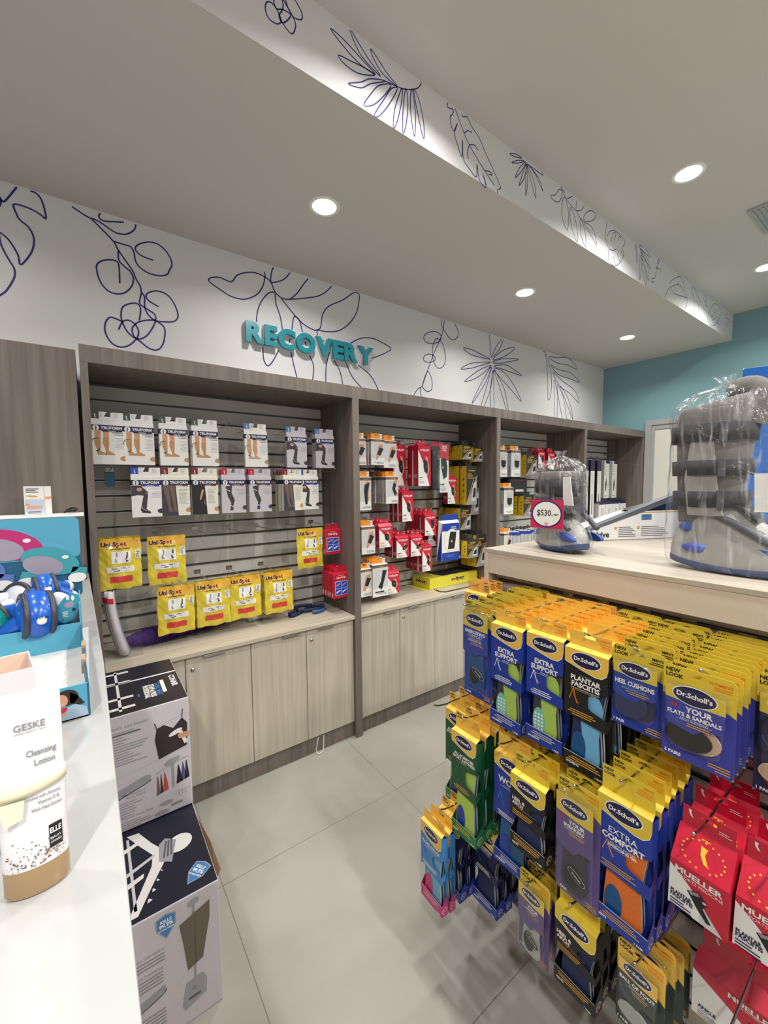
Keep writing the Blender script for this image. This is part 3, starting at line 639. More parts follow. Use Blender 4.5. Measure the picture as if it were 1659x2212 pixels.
    mb.build('cushions', rt)
    mb = MB(); out = rrect(bx0, bx1, bb_, bt, .010) if not long else rrect(bx0, bx1, bb_, bt, .016)
    if not long: out = [(x, z) if z > mid-.012 else ((cx+(x-cx)*(1-.25*min(1, (mid-.012-z)/(mid-.012-bb_))**2), z)) for x, z in out]
    n = len(out); lv = [(1.05, .0118), (1.03, .006), (1.0, .0), (.96, -.0012)]
    cz = (bt+bb_)/2; R = [[(cx+(x-cx)*s, yy, cz+(z-cz)*s) for x, z in out] for s, yy in lv]
    mb.loft(R, clear, True, False); mb.add(R[-1], [tuple(range(n))], clear); mb.build('blister', rt, recalc=True)
    return Proto(rt)

WT = white_p
PI_ = {}
def T(*a): return [(t, h, b_, c_) for t, h, b_, c_ in a]
P_support = insole_box('insole_box', 'x', .104, .295, .036, blue_p, T(('SUPPORT', .0035, False, sky_p), ('EXTRA', .0125, True, WT), ('SUPPORT', .0125, True, WT), ('INSOLES', .004, False, WT)), [(charcoal_f, lime, teal_gel), (charcoal_f, lime, None)], tabtxt=('', 'WOMEN\u2019S'), tabcol=orange_p, icon=white_p)
P_plantar = insole_box('insole_box', 'x', .104, .300, .036, black_p, T(('PAIN RELIEF', .0035, False, grey_p), ('PLANTAR', .0115, True, WT), ('FASCIITIS', .0115, True, WT), ('ALL-DAY PAIN RELIEF ORTHOTICS', .003, False, WT)), [(navy_f, lt_blue, deep_blue), (navy_f, None, None)], accent=gold_p, tabtxt=('', 'WOMEN\u2019S'), icon=orange_p)
P_sport = insole_box('insole_box', 'x', .100, .330, .036, green_p, T(('ACTIVE', .0035, False, green_l), ('ALL-PURPOSE', .0088, True, WT), ('SPORT & FITNESS', .0080, True, WT), ('INSOLES', .0035, False, WT)), [(lime, None, blue_p), (deep_blue, None, None)], accent=gold_p, tray=green_l, tab_h=.052, icon=green_l)
P_work = insole_box('insole_box', 'x', .110, .335, .034, blue_p, T(('COMFORT & ENERGY', .0035, False, sky_p), ('WORK', .017, True, WT), ('ALL-DAY INSOLES', .0035, False, WT)), [(deep_blue, None, blue_p), (deep_blue, None, None)], tab_h=.06, tabtxt=('', 'WOMEN\u2019S'), icon=sky_p)
P_heel = insole_box('insole_box', 'x', .104, .205, .036, black_p, T(('PAIN RELIEF', .003, False, grey_p), ('HEEL &', .0085, True, WT), ('ARCH', .0085, True, WT)), [(navy_f, None, None), (navy_f, None, None)], accent=gold_p, tab_h=.048, tabc=yel2, big=True, icon=skin_p)
P_extra = insole_box('insole_box', 'x', .110, .300, .034, blue_p, T(('COMFORT', .004, False, sky_p), ('EXTRA', .0135, .003, WT), ('COMFORT', .0125, True, WT), ('ALL-DAY INSOLES', .0045, False, WT), ('MASSAGING GEL', .0055, True, WT)), [(orange_f, None, deep_blue), (navy_f, None, None)], accent=gold_p, tab_h=.056, tabc=yel2, icon=orange_p)
P_mens = insole_box('insole_box', 'x', .104, .290, .034, blue_p, T(('WORK', .012, True, WT),), [(deep_blue, None, None), (deep_blue, None, None)], tabc=yelo, tabtxt=('', 'MEN\u2019S'), tabcol=black_p, icon=sky_p)
P_air = insole_box('insole_box', 'x', .100, .265, .026, sky_p, T(('FLOAT-ON-AIR', .0085, True, WT), ('COMFORT INSOLES', .0045, False, WT)), [(lt_blue, None, pink_p), (navy_f, None, None)], accent=WT, tray=pink_p, tab_h=.035, tabtxt=('', ''), icon=sky_p)
P_dark = insole_box('insole_box', 'x', .100, .27, .034, navy_p, T(('ENERGIZING', .007, True, WT), ('COMFORT', .007, False, WT)), [(navy_f, None, None), (navy_f, None, None)], tabc=yel, icon=sky_p, tray=blue_p)
P_energ = insole_card('insole_card', 'x', .108, .300, blue_p, T(('ENERGIZING', .0095, True, WT), ('COMFORT', .0085, False, WT), ('EVERYDAY INSOLES', .0035, False, WT), ('MASSAGING GEL', .005, True, lgrey_p)), [(deep_blue, 1), (deep_blue, 1)], head=.060, long=True, bub=(-.050, .046, -.020, -.262))
P_heelc = insole_card('insole_card', 'x', .106, .182, blue_p, T(('COMFORT & ENERGY', .003, False, sky_p), ('HEEL CUSHIONS', .0095, True, WT), ('MASSAGING GEL', .0045, True, sky_p)), [(navy_f, 1.1), (navy_p, 1.1)], head=.045, tabtxt='MEN\u2019S', tabcol=black_p)
P_flats = insole_card('insole_card', 'x', .116, .185, vio_blue, T(('YOUR', .0105, True, WT), ('FLATS & SANDALS', .0075, True, WT), ('ARCH CUSHIONS', .004, False, WT)), [(black_p, .85), (beige_f, .9)], head=.05, heart=True, pairs='3 PAIRS', bubc=purple_p)
P_sneak = insole_card('insole_card', 'x', .104, .290, purple_d, T(('YOUR', .0095, True, WT), ('SNEAKERS', .0075, True, WT), ('CUSHIONING INSOLES', .003, False, WT)), [(charcoal_f, 1)], head=.045, long=True, heart=True, bub=(-.049, .040, -.022, -.262))
P_your = insole_card('insole_card', 'x', .090, .232, purple_d, T(('YOUR', .008, True, WT), ('HIGH HEELS', .004, True, WT)), [(grey_foam, 1)], head=.05, long=True, heart=True, bub=(-.042, .036, -.022, -.215))
P_ball = insole_card('insole_card', 'x', .094, .200, dk_grn, T(('BALL OF FOOT', .0078, True, WT), ('CUSHIONS', .0045, False, WT)), [(grey_foam, .8), (dk_grn, .8)], head=.06, tabcol=orange_p, tabc=yel)
P_bunion = insole_card('insole_card', 'x', .105, .240, navy_p, T(('BUNION', .0085, True, WT), ('CUSHIONS', .0085, False, WT)), [(beige_f, .8), (grey_foam, .8)], head=.05)

# hooks
def hook_proto(L, rise=.006):
    rt = thing('display_hook', 'x', 'hook')
    b = MB(); b.box(-.017, .017, -.003, 0, -.012, .010, steel); b.box(-.015, .015, -.007, -.003, .004, .0075, chrome); b.build('bracket', rt)
    b = MB(); b.tube([(0, -.002, -.006), (0, -.02, -.007), (0, -L*.85, -.006+rise*.2), (0, -L*.95, rise*.3), (0, -L, rise+.004)], .0026, chrome, 8); b.blob((0, -L, rise+.004), (.004, .004, .004), chrome, 8, 6); b.build('prong', rt)
    return Proto(rt)
HK_L = hook_proto(.31); HK_M = hook_proto(.36); HK_S = hook_proto(.22); HK_X = hook_proto(.27)
GR = -PI/2       # packs on the gondola face -X
rows = {'top': 1.236, 'middle': .845, 'bottom': .515}
HN = {'A': ['far left', 'second', 'third', 'fourth', 'fifth', 'sixth', 'seventh', 'right edge'], }
def stack(P, y, z, xs, what, where, group, jit=.002, tips=None, hook=None, hx=GX, lift=0):
    n = len(xs)
    for i, x in enumerate(xs):
        lab = what+', '+('front pack, ' if i == 0 else ('rearmost, ' if i == n-1 and n > 2 else ORD[i]+' in line, '))+where
        P.put((x, y+random.uniform(-jit, jit), z+lift+random.uniform(-.0015, .0015)), (0, random.uniform(-.008, .008), GR+random.uniform(-.02, .02)), lab, group)
    if hook: hook.put((hx, y, z+.006), GR, 'chrome display hook on the island, '+where, 'chrome hooks on the island')
def tabx(a, b, n): return [a+(b-a)*i/(n-1) for i in range(n)]
ZA = 1.229
stack(P_mens, .996, ZA, [1.125, 1.161, 1.197], 'blue insole box with orange tab', 'far left top hook', 'insole packs, far left top hook', hook=HK_L)
stack(P_energ, .818, ZA, [.928, .985, 1.030, 1.052, 1.072, 1.092, 1.135, 1.155, 1.176, 1.218], 'long blue insole card', 'second top hook', 'insole packs, second top hook', hook=HK_M)
stack(P_support, .705, ZA, [.925, .965, 1.012, 1.060, 1.115, 1.180], 'blue insole box with lime green soles', 'third top hook', 'insole packs, third top hook', hook=HK_L)
stack(P_support, .595, ZA+.004, [.935, .975, 1.012, 1.049, 1.086, 1.123, 1.160, 1.197], 'blue insole box with lime green soles', 'fourth top hook', 'insole packs, fourth top hook', hook=HK_L)
stack(P_plantar, .484, ZA+.002, [.930, 1.012, 1.049, 1.086, 1.123], 'black insole box with light blue sole', 'fifth top hook', 'insole packs, fifth top hook', hook=HK_L)
stack(P_heelc, .484, ZA, [1.185, 1.205], 'lemon yellow insole card', 'fifth top hook', 'yellow cards behind the black boxes', )
stack(P_heelc, .378, ZA, [.932, .990, 1.012, 1.045, 1.082, 1.118, 1.172, 1.205], 'short blue heel cushion card', 'sixth top hook', 'insole packs, sixth top hook', hook=HK_L)
stack(P_flats, .262, ZA-.004, [.912, .945, .975, 1.003, 1.032, 1.060, 1.088, 1.115, 1.142, 1.168, 1.195, 1.218], 'wide violet blue cushion card', 'seventh top hook', 'insole packs, seventh top hook', hook=HK_L)
stack(P_bunion, .150, ZA-.010, [1.03, 1.065, 1.10, 1.135, 1.17], 'navy cushion card', 'top hook at the photo edge', 'insole packs, right edge top hook', hook=HK_L)
ZB = .868
stack(P_sport, .950, ZB-.002, [.980, 1.030, 1.075], 'dark green insole box', 'far left middle hook', 'insole packs, far left middle hook', hook=HK_M, hx=GX)
stack(P_sport, .824, ZB+.016, [.885, .930, .973, 1.015], 'dark green insole box', 'second middle hook', 'insole packs, second middle hook', hook=HK_M)
stack(P_work, .690, ZB+.005, [.930, .966, 1.002, 1.09], 'blue insole box with blue sole', 'third middle hook', 'insole packs, third middle hook', hook=HK_M)
stack(P_heel, .604, ZB+.002, [.885, .930, .968], 'black insole box with navy sole', 'fourth middle hook', 'insole packs, fourth middle hook', hook=HK_M)
stack(P_sneak, .476, ZB+.016, [.885, .925, .945, .965], 'long violet insole card', 'fifth middle hook', 'insole packs, fifth middle hook', hook=HK_M)
stack(P_extra, .376, .957, [.900, .943, .980, 1.018, 1.056, 1.092], 'blue insole box with orange sole', 'sixth middle hook', 'insole packs, sixth middle hook', hook=HK_M)
ZC = .535
stack(P_air, .918, ZC-.005, [.838, .868], 'sky blue insole box with pink tray', 'far left bottom hook', 'insole packs, far left bottom hook', hook=HK_M)
stack(P_dark, .915, ZC, [.915, .955], 'navy insole box', 'far left bottom hook', 'navy insole boxes, far left bottom hook')
stack(P_dark, .815, ZC-.006, [.975, 1.015, 1.065, 1.105, 1.15], 'navy insole box', 'second bottom hook', 'navy insole boxes, second bottom hook', hook=HK_X)
stack(P_your, .598, ZC+.008, [.903, .938, .985], 'narrow violet insole card', 'third bottom hook', 'insole packs, third bottom hook', hook=HK_M)
stack(P_heel, .480, ZC+.052, [.905, .945, .982, 1.02, 1.058], 'black insole box with navy sole', 'fourth bottom hook', 'insole packs, fourth bottom hook', hook=HK_M)
stack(P_ball, .338, ZC+.045, [.905, .955], 'dark grey green cushion card', 'fifth bottom hook', 'insole packs, fifth bottom hook', hook=HK_M)
stack(P_ball, .362, .464, [1.085, 1.125], 'dark grey green cushion card', 'short hook behind the comfort boxes', 'cards behind the comfort boxes')
# ================================================================== BRACE BOXES AND STOCKINGS
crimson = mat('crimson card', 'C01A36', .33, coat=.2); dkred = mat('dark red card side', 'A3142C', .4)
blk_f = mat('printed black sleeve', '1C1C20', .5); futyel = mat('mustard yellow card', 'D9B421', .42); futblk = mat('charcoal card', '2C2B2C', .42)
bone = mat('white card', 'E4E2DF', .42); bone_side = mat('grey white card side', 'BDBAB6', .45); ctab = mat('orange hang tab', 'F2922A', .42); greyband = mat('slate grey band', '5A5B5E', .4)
amber_foil = mat('amber foil print', 'E9B93B', .3)
def slot_tab(mb, w0, w1, zb, zt, y, m): return tab_with_slot(mb, w0, w1, zb, zt, y, m)
def carton(name, label, cat, w, H, d, front, side, art, tab=(.6, .034), tabm=None, slope=.018, top=None):
    """folding carton with a hang tab; origin = hook wire; art(G, mb, S) prints the faces"""
    rt = thing(name, label, cat); hw = w/2; zt = -(tab[1]-.012); zb = zt-H
    mb = MB(); slot_tab(mb, -hw*tab[0], hw*tab[0], zt, .012, d*.5, tabm or front)
    if w*tab[0] > .034: 
        F = FR((0, d*.5-.0006, 0), (1, 0, 0), (0, 0, 1)); art('tab', F, mb, hw*tab[0], zt, zb)
    mb.build('hang_tab', rt)
    mb = MB(); zs = zt-slope
    p = [(-hw, 0, zb), (hw, 0, zb), (hw, d, zb), (-hw, d, zb), (-hw, 0, zs), (hw, 0, zs), (hw, d, zs), (-hw, d, zs)]
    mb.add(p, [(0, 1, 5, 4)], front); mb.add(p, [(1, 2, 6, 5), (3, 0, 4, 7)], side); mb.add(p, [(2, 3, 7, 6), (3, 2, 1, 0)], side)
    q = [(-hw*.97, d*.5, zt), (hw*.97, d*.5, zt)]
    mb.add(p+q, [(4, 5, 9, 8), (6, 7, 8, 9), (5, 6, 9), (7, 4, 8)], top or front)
    G = FR((0, 0, 0), (1, 0, 0), (0, 0, 1)); art('front', G, mb, hw, zs, zb)
    S = FR((-hw, 0, 0), (0, -1, 0), (0, 0, 1)); art('side', S, mb, d, zs, zb)
    U = FR((0, 0, zs), Vector((1, 0, 0)), Vector((0, d*.5, zt-zs))); art('top', U, mb, hw, math.hypot(d*.5, zt-zs), 0)
    mb.build('carton', rt); return Proto(rt)
def boot_mark(F, mb, x, z, s, m, L=2):
    F.poly(mb, [(x-s*.35, z+s), (x+s*.35, z+s*.9), (x+s*.18, z+s*.2), (x+s*.55, z-s*.6), (x+s*.8, z-s*.9), (x+s*.2, z-s*.75), (x-s*.25, z+s*.05)], m, L)
def mueller(word, wc, shape, word2='SUPPORT', big=False):
    def art(face, F, mb, hw, zt, zb):
        if face == 'front':
            H = zt-zb; a = .62 if not big else .98
            F.poly(mb, [(-hw, zt-H*(.10 if not big else .12)), (-hw, zb), (hw*.75, zb), (hw*.2, zt-H*.62), (-hw*.35, zt-H*.36)], bone, 1)
            if big: F.poly(mb, [(hw*.1, zb), (hw*.88, zb), (hw*.1, zt-H*.58)], lgrey_p, 2)
            F.text(mb, 'MUELLER', hw*.05 if not big else 0, zt-H*.10-(.006 if not big else .010), min(.0105, hw*.24), bone, 3, True, 'c', hw*1.6, sx=1.3); F.text(mb, 'SPORTS MEDICINE', hw*.08, zt-H*.10-(.012 if not big else .019), .0035 if not big else .006, bone, 3, False, 'c', hw*1.55)
            pts = {'sleeve': [(-.1, .66), (.42, .62), (.52, .40), (.38, .30), (-.05, .36), (-.2, .5)], 'ankle': [(.0, .66), (.5, .6), (.42, .42), (.55, .30), (.3, .2), (-.1, .34), (.1, .48)], 'wrist': [(-.15, .58), (.65, .5), (.55, .36), (-.2, .40), (-.3, .5)],
                   'knee': [(.05, .78), (.6, .76), (.68, .5), (.5, .36), (.1, .38), (.15, .56)], 'elbow': [(.0, .52), (.45, .66), (.8, .58), (.5, .44), (.1, .38), (-.1, .42)], 'boot': [(-.35, .52), (.05, .62), (.35, .46), (.2, .34), (.5, .12), (.35, .1), (.0, .28), (-.2, .42)]}[shape]
            if shape != 'boot': F.poly(mb, [(hw*.1, zb+H*.74), (hw*.45, zb+H*.72), (hw*.75, zb+H*.42), (hw*.35, zb+H*.2)], skin_p, 4)
            F.poly(mb, [(hw*x, zb+H*y) for x, y in pts], blk_f, 5)
            if shape == 'boot': F.poly(mb, [(-hw*.30, zb+H*.53), (hw*.03, zb+H*.60), (hw*.10, zb+H*.55), (-hw*.2, zb+H*.48)], grey_p, 6)
            F.ell(mb, hw*.25, zb+H*.48, .0035, .0025, lgrey_p, 7, 10)
            if hw > .08 and not big: F.poly(mb, [(-hw*.15, zb+H*.50), (hw, zb+H*.50), (hw, zb+H*.36), (hw*.1, zb+H*.36)], blue_p, 8)
            if big: F.text(mb, 'PLANTAR', -hw*.92, zb+H*.28, .0075, wc, 4, True, 'l', hw*.75); F.text(mb, 'FASCIITIS', -hw*.92, zb+H*.20, .0075, wc, 4, True, 'l', hw*.8); F.lines(mb, -hw*.92, -hw*.1, zb+H*.13, 3, .006, .0025, wc, 4)
            else:
                F.text(mb, word, -hw*.88, zb+H*.20, .0075, wc, 4, True, 'l', hw*.95); F.text(mb, word2, -hw*.88, zb+H*.155, .0035, wc, 4, False, 'l', hw*.8)
                F.lines(mb, -hw*.88, hw*.1, zb+H*.11, 3, .005, .0016, grey_p, 4)
        elif face == 'side':
            for k in range(4): F.ell(mb, -hw*.5, zt-(zt-zb)*(.2+.12*k), .004, .005, dkred if k % 2 else blk_f, 1, 8)
            F.lines(mb, -hw*.85, -hw*.15, zb+(zt-zb)*.28, 4, .006, .0016, bone, 1)
        elif face == 'top' and big:
            F.text(mb, 'SPORTS', -hw*.0, zt*.82, .003, amber_foil, 2, True); boot_mark(F, mb, 0, zt*.45, .016, amber_foil, 3)
            for i in range(18):
                a = PI*(-.35+1.9*i/18); F.ell(mb, .034*math.cos(a), zt*.45+.024*math.sin(a), .0018, .0018, amber_foil, 3, 6)
        elif face == 'tab': boot_mark(F, mb, -hw*.7, .0, .008, bone, 3); F.lines(mb, hw*.4, hw*.9, -.006, 2, .004, .0012, bone, 3)
    return art
P_pf = carton('brace_box', 'x', 'brace box', .095, .155, .075, crimson, dkred, mueller('PLANTAR', navy_p, 'boot', big=True), tab=(.9, .040), slope=.058)
P_wide = carton('brace_box', 'x', 'brace box', .20, .150, .055, crimson, dkred, mueller('ANKLE', navy_p, 'ankle'), tab=(.9, .05), slope=.03)
def stackx(P, y, z, xs, what, where, group, hook=None, hx=GX):
    for i, x in enumerate(xs):
        P.put((x, y+random.uniform(-.003, .003), z), (0, random.uniform(-.02, .02), GR+random.uniform(-.05, .05)), what+(', front one, ' if i == 0 else ', %s in line, ' % ORD[i])+where, group)
    if hook: hook.put((hx, y, z+.004), GR, 'chrome display hook on the island, '+where, 'chrome hooks on the island')
stackx(P_pf, .248, .935, [.915, 1.00, 1.085], 'glossy red brace box, gold emblem', 'seventh middle hook', 'red brace boxes, seventh middle hook', HK_M)
stackx(P_pf, .143, .93, [.93, 1.00, 1.07], 'glossy red brace box, gold emblem', 'middle hook at photo edge', 'red brace boxes at the photo edge', HK_M)
stackx(P_wide, .200, .535, [1.11, 1.172], 'wide red brace box with blue band', 'the long low hook', 'wide red brace boxes', HK_M)
HK_L.put((GX, .345, .54), GR, 'chrome display hook on the island, behind the dark foot cushion cards', 'chrome hooks on the island')

def lp_art(kind, vert='SUPPORT'):
    def art(face, F, mb, hw, zt, zb):
        H = zt-zb
        if face == 'front':
            F.rect(mb, -hw, hw, zt-H*.09, zt-.001, greyband, 1); F.text(mb, 'LPSUPPORT', hw*.15, zt-H*.07, .005, gold_p, 3, True, 'c', hw*.9)
            F.rect(mb, -hw, hw, zt-H*.105, zt-H*.09, ctab, 1)
            F.poly(mb, [(-hw*.9, zb+H*.25), (hw, zb+H*.3), (hw, zt-H*.12), (-hw*.9, zt-H*.12)], lgrey_p, 1)
            F.text(mb, vert, -hw*.72, zb+H*.38, .0065, bone, 4, True, 'l', H*.5, rot=PI/2) if False else F.lines(mb, -hw*.8, -hw*.66, zt-H*.2, 6, .012, .009, bone, 3)
            if kind == 'wrist': F.poly(mb, [(hw*.1, zb+H*.78), (hw*.7, zb+H*.82), (hw*.75, zb+H*.68), (-hw*.1, zb+H*.2), (-hw*.35, zb+H*.25)], skin_p, 4); F.poly(mb, [(hw*.25, zb+H*.70), (hw*.85, zb+H*.64), (hw*.35, zb+H*.36), (-hw*.12, zb+H*.42)], blk_f, 5)
            elif kind == 'knee': F.poly(mb, [(hw*.1, zb+H*.9), (hw*.8, zb+H*.85), (hw*.55, zb+H*.5), (hw*.6, zb+H*.3), (hw*.2, zb+H*.25)], skin_p, 4); F.poly(mb, [(-hw*.1, zb+H*.78), (hw*.7, zb+H*.84), (hw*.4, zb+H*.55), (hw*.35, zb+H*.18), (hw*.02, zb+H*.18), (-hw*.2, zb+H*.58)], blk_f, 5)
            elif kind == 'elbow': F.poly(mb, [(hw*.3, zb+H*.88), (hw*.9, zb+H*.9), (hw*.5, zb+H*.55), (hw*.95, zb+H*.3), (hw*.5, zb+H*.28), (hw*.05, zb+H*.56)], skin_p, 4); F.poly(mb, [(hw*.25, zb+H*.80), (hw*.72, zb+H*.72), (hw*.45, zb+H*.56), (hw*.8, zb+H*.38), (hw*.4, zb+H*.30), (0, zb+H*.56)], blk_f, 5)
            elif kind == 'waist': F.poly(mb, [(-hw*.3, zb+H*.82), (hw*.7, zb+H*.8), (hw*.65, zb+H*.3), (-hw*.2, zb+H*.3)], bone_side, 4); F.poly(mb, [(-hw*.35, zb+H*.62), (hw*.7, zb+H*.6), (hw*.6, zb+H*.38), (0, zb+H*.33), (-hw*.3, zb+H*.42)], blk_f, 5)
            else: F.poly(mb, [(hw*.3, zb+H*.82), (hw*.85, zb+H*.8), (hw*.5, zb+H*.5), (hw*.2, zb+H*.22), (-hw*.3, zb+H*.3), (hw*.1, zb+H*.5)], blk_f, 5); F.rect(mb, -hw*.7, hw*.5, zb+H*.13, zb+H*.17, blk_f, 3)
            F.lines(mb, -hw*.6, hw*.85, zb+H*.10, 2, .008, .0035, grey_p, 4, 'r')
        elif face == 'side': F.rect(mb, -hw, 0, zt-H*.1, zt, greyband, 1); F.rect(mb, -hw*.7, -hw*.3, zb+.01, zb+H*.4, crimson if kind == 'wrist' else grey_p, 1)
        elif face == 'tab': F.rect(mb, hw*.55, hw*.95, zt+.003, .010, bone, 2); F.text(mb, 'M', hw*.75, -.006, .008, greyband, 3, True)
    return art
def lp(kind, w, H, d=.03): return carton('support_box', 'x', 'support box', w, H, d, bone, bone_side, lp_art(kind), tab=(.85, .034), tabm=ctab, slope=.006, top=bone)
L_wrist = lp('wrist', .110, .178); L_knee = lp('knee', .100, .225); L_elbow = lp('elbow', .108, .190); L_waist = lp('waist', .13, .24, .045); L_ankle = lp('ankle', .125, .225, .04); L_band = lp('wrist', .108, .19)
def fut_art(face, F, mb, hw, zt, zb):
    H = zt-zb
    if face == 'front':
        F.text(mb, 'FUTURO', 0, zt-H*.12-.004, .0095, futyel, 3, True, 'c', hw*1.5, sx=1.25); F.lines(mb, -hw*.8, hw*.3, zt-H*.2, 5, .009, .003, gold_p, 2)
        F.poly(mb, [(-hw, zb), (hw, zt-H*.22), (hw, zb)], grey_p, 1); F.stroke(mb, [(-hw*.98, zb+.004), (hw*.45, zt-H*.30), (hw*.98, zt-H*.28)], .0035, amber_foil, 3, sm=False)
        F.poly(mb, [(hw*.3, zb+H*.55), (hw*.8, zb+H*.6), (hw*.75, zb+H*.1), (-hw*.1, zb+H*.08)], bone_side, 4); F.poly(mb, [(hw*.35, zb+H*.42), (hw*.75, zb+H*.45), (hw*.7, zb+H*.2), (hw*.15, zb+H*.18)], blk_f, 5)
    elif face == 'side':
        for k in range(3): F.poly(mb, [(-hw*.35, zt-H*(.3+.15*k)), (-hw*.6, zt-H*(.34+.15*k)), (-hw*.45, zt-H*(.38+.15*k)), (-hw*.3, zt-H*(.35+.15*k))], futblk, 1)
        F.rect(mb, -hw*.9, -hw*.7, zt-.014, zt-.004, futblk, 1); F.lines(mb, -hw*.8, -hw*.2, zb+H*.2, 4, .006, .0014, futblk, 1)
def fut(w, H, d): return carton('elastic_support_box', 'x', 'support box', w, H, d, futblk, futyel, fut_art, tab=(.6, .034), tabm=futblk, slope=.004, top=futblk)
F_s = fut(.115, .115, .055); F_l = fut(.12, .31, .07); F_m = fut(.125, .175, .06); F_w = fut(.13, .14, .06); F_t = fut(.12, .26, .05); F_b = fut(.15, .19, .06)
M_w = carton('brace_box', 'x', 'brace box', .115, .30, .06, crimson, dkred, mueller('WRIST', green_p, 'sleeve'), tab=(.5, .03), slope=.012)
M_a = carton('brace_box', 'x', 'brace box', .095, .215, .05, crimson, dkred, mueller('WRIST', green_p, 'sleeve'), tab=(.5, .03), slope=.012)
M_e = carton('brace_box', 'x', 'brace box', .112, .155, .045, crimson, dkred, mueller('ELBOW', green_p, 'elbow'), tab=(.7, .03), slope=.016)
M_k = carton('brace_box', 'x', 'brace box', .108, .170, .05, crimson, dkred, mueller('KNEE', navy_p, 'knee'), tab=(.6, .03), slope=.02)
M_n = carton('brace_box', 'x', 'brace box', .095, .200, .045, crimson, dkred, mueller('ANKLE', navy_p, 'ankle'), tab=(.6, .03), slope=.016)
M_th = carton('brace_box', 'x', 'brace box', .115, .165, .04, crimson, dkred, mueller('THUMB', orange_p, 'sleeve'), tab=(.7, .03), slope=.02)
def put(P, x, y, z, label, group, n=1, dy=.035, rz=0.0, hook=None, wall='behind it'):
    """row of packs on one wall hook, front pack first"""
    for i in range(n):
        P.put((x+random.uniform(-.004, .004), y+i*dy, z), (0, random.uniform(-.012, .012), rz+random.uniform(-.03, .03)), label if i == 0 else '%s, %s in its row' % (label, ORD[i]), group)
    if hook: hook.put((x, SY-.001, z+.004), 0, 'chrome wall hook holding the %s' % label, 'chrome hooks on the wall slats')
S2 = 'second bay'
put(L_wrist, 1.460, 2.29, 1.925, 'white wrist support box half hidden by upright, top row', 'white support boxes with orange tabs', 3, .032, hook=HK_S)
put(L_wrist, 1.600, 2.28, 1.927, 'white wrist support box with black brace, top row', 'white support boxes with orange tabs', 4, .032, hook=HK_S)
put(L_band, 1.712, 2.29, 1.922, 'white wristband box beside the tall red boxes', 'white support boxes with orange tabs', 2, .032, hook=HK_X)
put(L_knee, 1.505, 2.29, 1.672, 'tall white knee sleeve box beside the upright', 'white support boxes with orange tabs', 2, .032, hook=HK_S)
put(L_elbow, 1.718, 2.28, 1.674, 'white elbow sleeve box, front of a deep row', 'white support boxes with orange tabs', 5, .032, hook=HK_X)
put(M_w, 1.985, 2.24, 1.900, 'tall red wrist brace box, second bay top row', 'red brace boxes, second bay', 2, .062, rz=-.05, hook=HK_X)
put(M_w, 1.850, 2.36, 1.905, 'tall dark red brace box left of the wrist one', 'red brace boxes, second bay', 2, .062, hook=HK_S)
put(M_a, 1.845, 2.26, 1.565, 'red wrist splint box below the elbow sleeve row', 'red brace boxes, second bay', 3, .055, rz=-.1, hook=HK_X)
put(M_th, 1.655, 2.27, 1.345, 'red thumb brace box left of centre', 'red brace boxes, second bay', 3, .045, hook=HK_S)
put(M_e, 1.795, 2.26, 1.250, 'red elbow brace box, left of the pair', 'red brace boxes, second bay', 3, .05, hook=HK_X)
put(M_e, 1.930, 2.26, 1.246, 'red elbow brace box, right of the pair', 'red brace boxes, second bay', 2, .05, hook=HK_X)
put(M_k, 2.070, 2.27, 1.400, 'red KNEE brace box above the pair', 'red brace boxes, second bay', 4, .055, hook=HK_X)
put(M_n, 2.150, 2.33, 1.335, 'red ankle brace box beside the blue pack', 'red brace boxes, second bay', 2, .05, hook=HK_S)
put(M_n, 2.030, 2.27, 1.165, 'red ANKLE brace box hanging lowest in the middle', 'red brace boxes, second bay', 4, .048, hook=HK_X)
put(M_th, 1.712, 2.27, 1.010, 'red ankle wrap box at the bottom row', 'red brace boxes, second bay', 2, .045, hook=HK_S)
put(M_a, 2.325, 2.30, 1.672, 'small red brace box under the clear knee pack', 'red brace boxes, second bay', 1, .05, hook=HK_S)
put(L_band, 1.520, 2.28, 1.342, 'white strap box in the third row beside the upright', 'white support boxes with orange tabs', 3, .034, hook=HK_S)
put(L_ankle, 1.595, 2.25, 1.080, 'white ankle support box in the bottom row', 'white support boxes with orange tabs', 4, .036, hook=HK_X)
put(L_band, 1.478, 2.26, 1.060, 'white box half hidden by upright, bottom row', 'white support boxes with orange tabs', 1, .034, hook=HK_S)
put(F_s, 2.475, 2.28, 1.925, 'small yellow black support box, top row left', 'yellow and black support boxes, second bay', 3, .06, hook=HK_S)
put(F_s, 2.580, 2.26, 1.910, 'small yellow black support box, top row right', 'yellow and black support boxes, second bay', 2, .06, hook=HK_S)
put(F_l, 2.480, 2.24, 1.760, 'tall yellow black splint box, left one', 'yellow and black support boxes, second bay', 3, .074, hook=HK_X)
put(F_l, 2.585, 2.30, 1.672, 'tall yellow black splint box nearest the upright', 'yellow and black support boxes, second bay', 2, .074, hook=HK_S)
put(F_m, 2.450, 2.27, 1.425, 'yellow black support box, third row', 'yellow and black support boxes, second bay', 4, .062, hook=HK_S)
put(F_w, 2.440, 2.19, 1.175, 'yellow black support box, lower row front', 'yellow and black support boxes, second bay', 3, .064, hook=HK_X)
put(F_w, 2.345, 2.26, 1.165, 'yellow black support box, lower row left', 'yellow and black support boxes, second bay', 2, .064, hook=HK_S)
put(F_t, 2.580, 2.22, 1.205, 'tall yellow black support box, lower row right', 'yellow and black support boxes, second bay', 3, .054, hook=HK_X)
put(F_l, 2.300, 2.42, 1.915, 'yellow black box behind the clear knee pack', 'yellow and black support boxes, second bay', 1, hook=None)
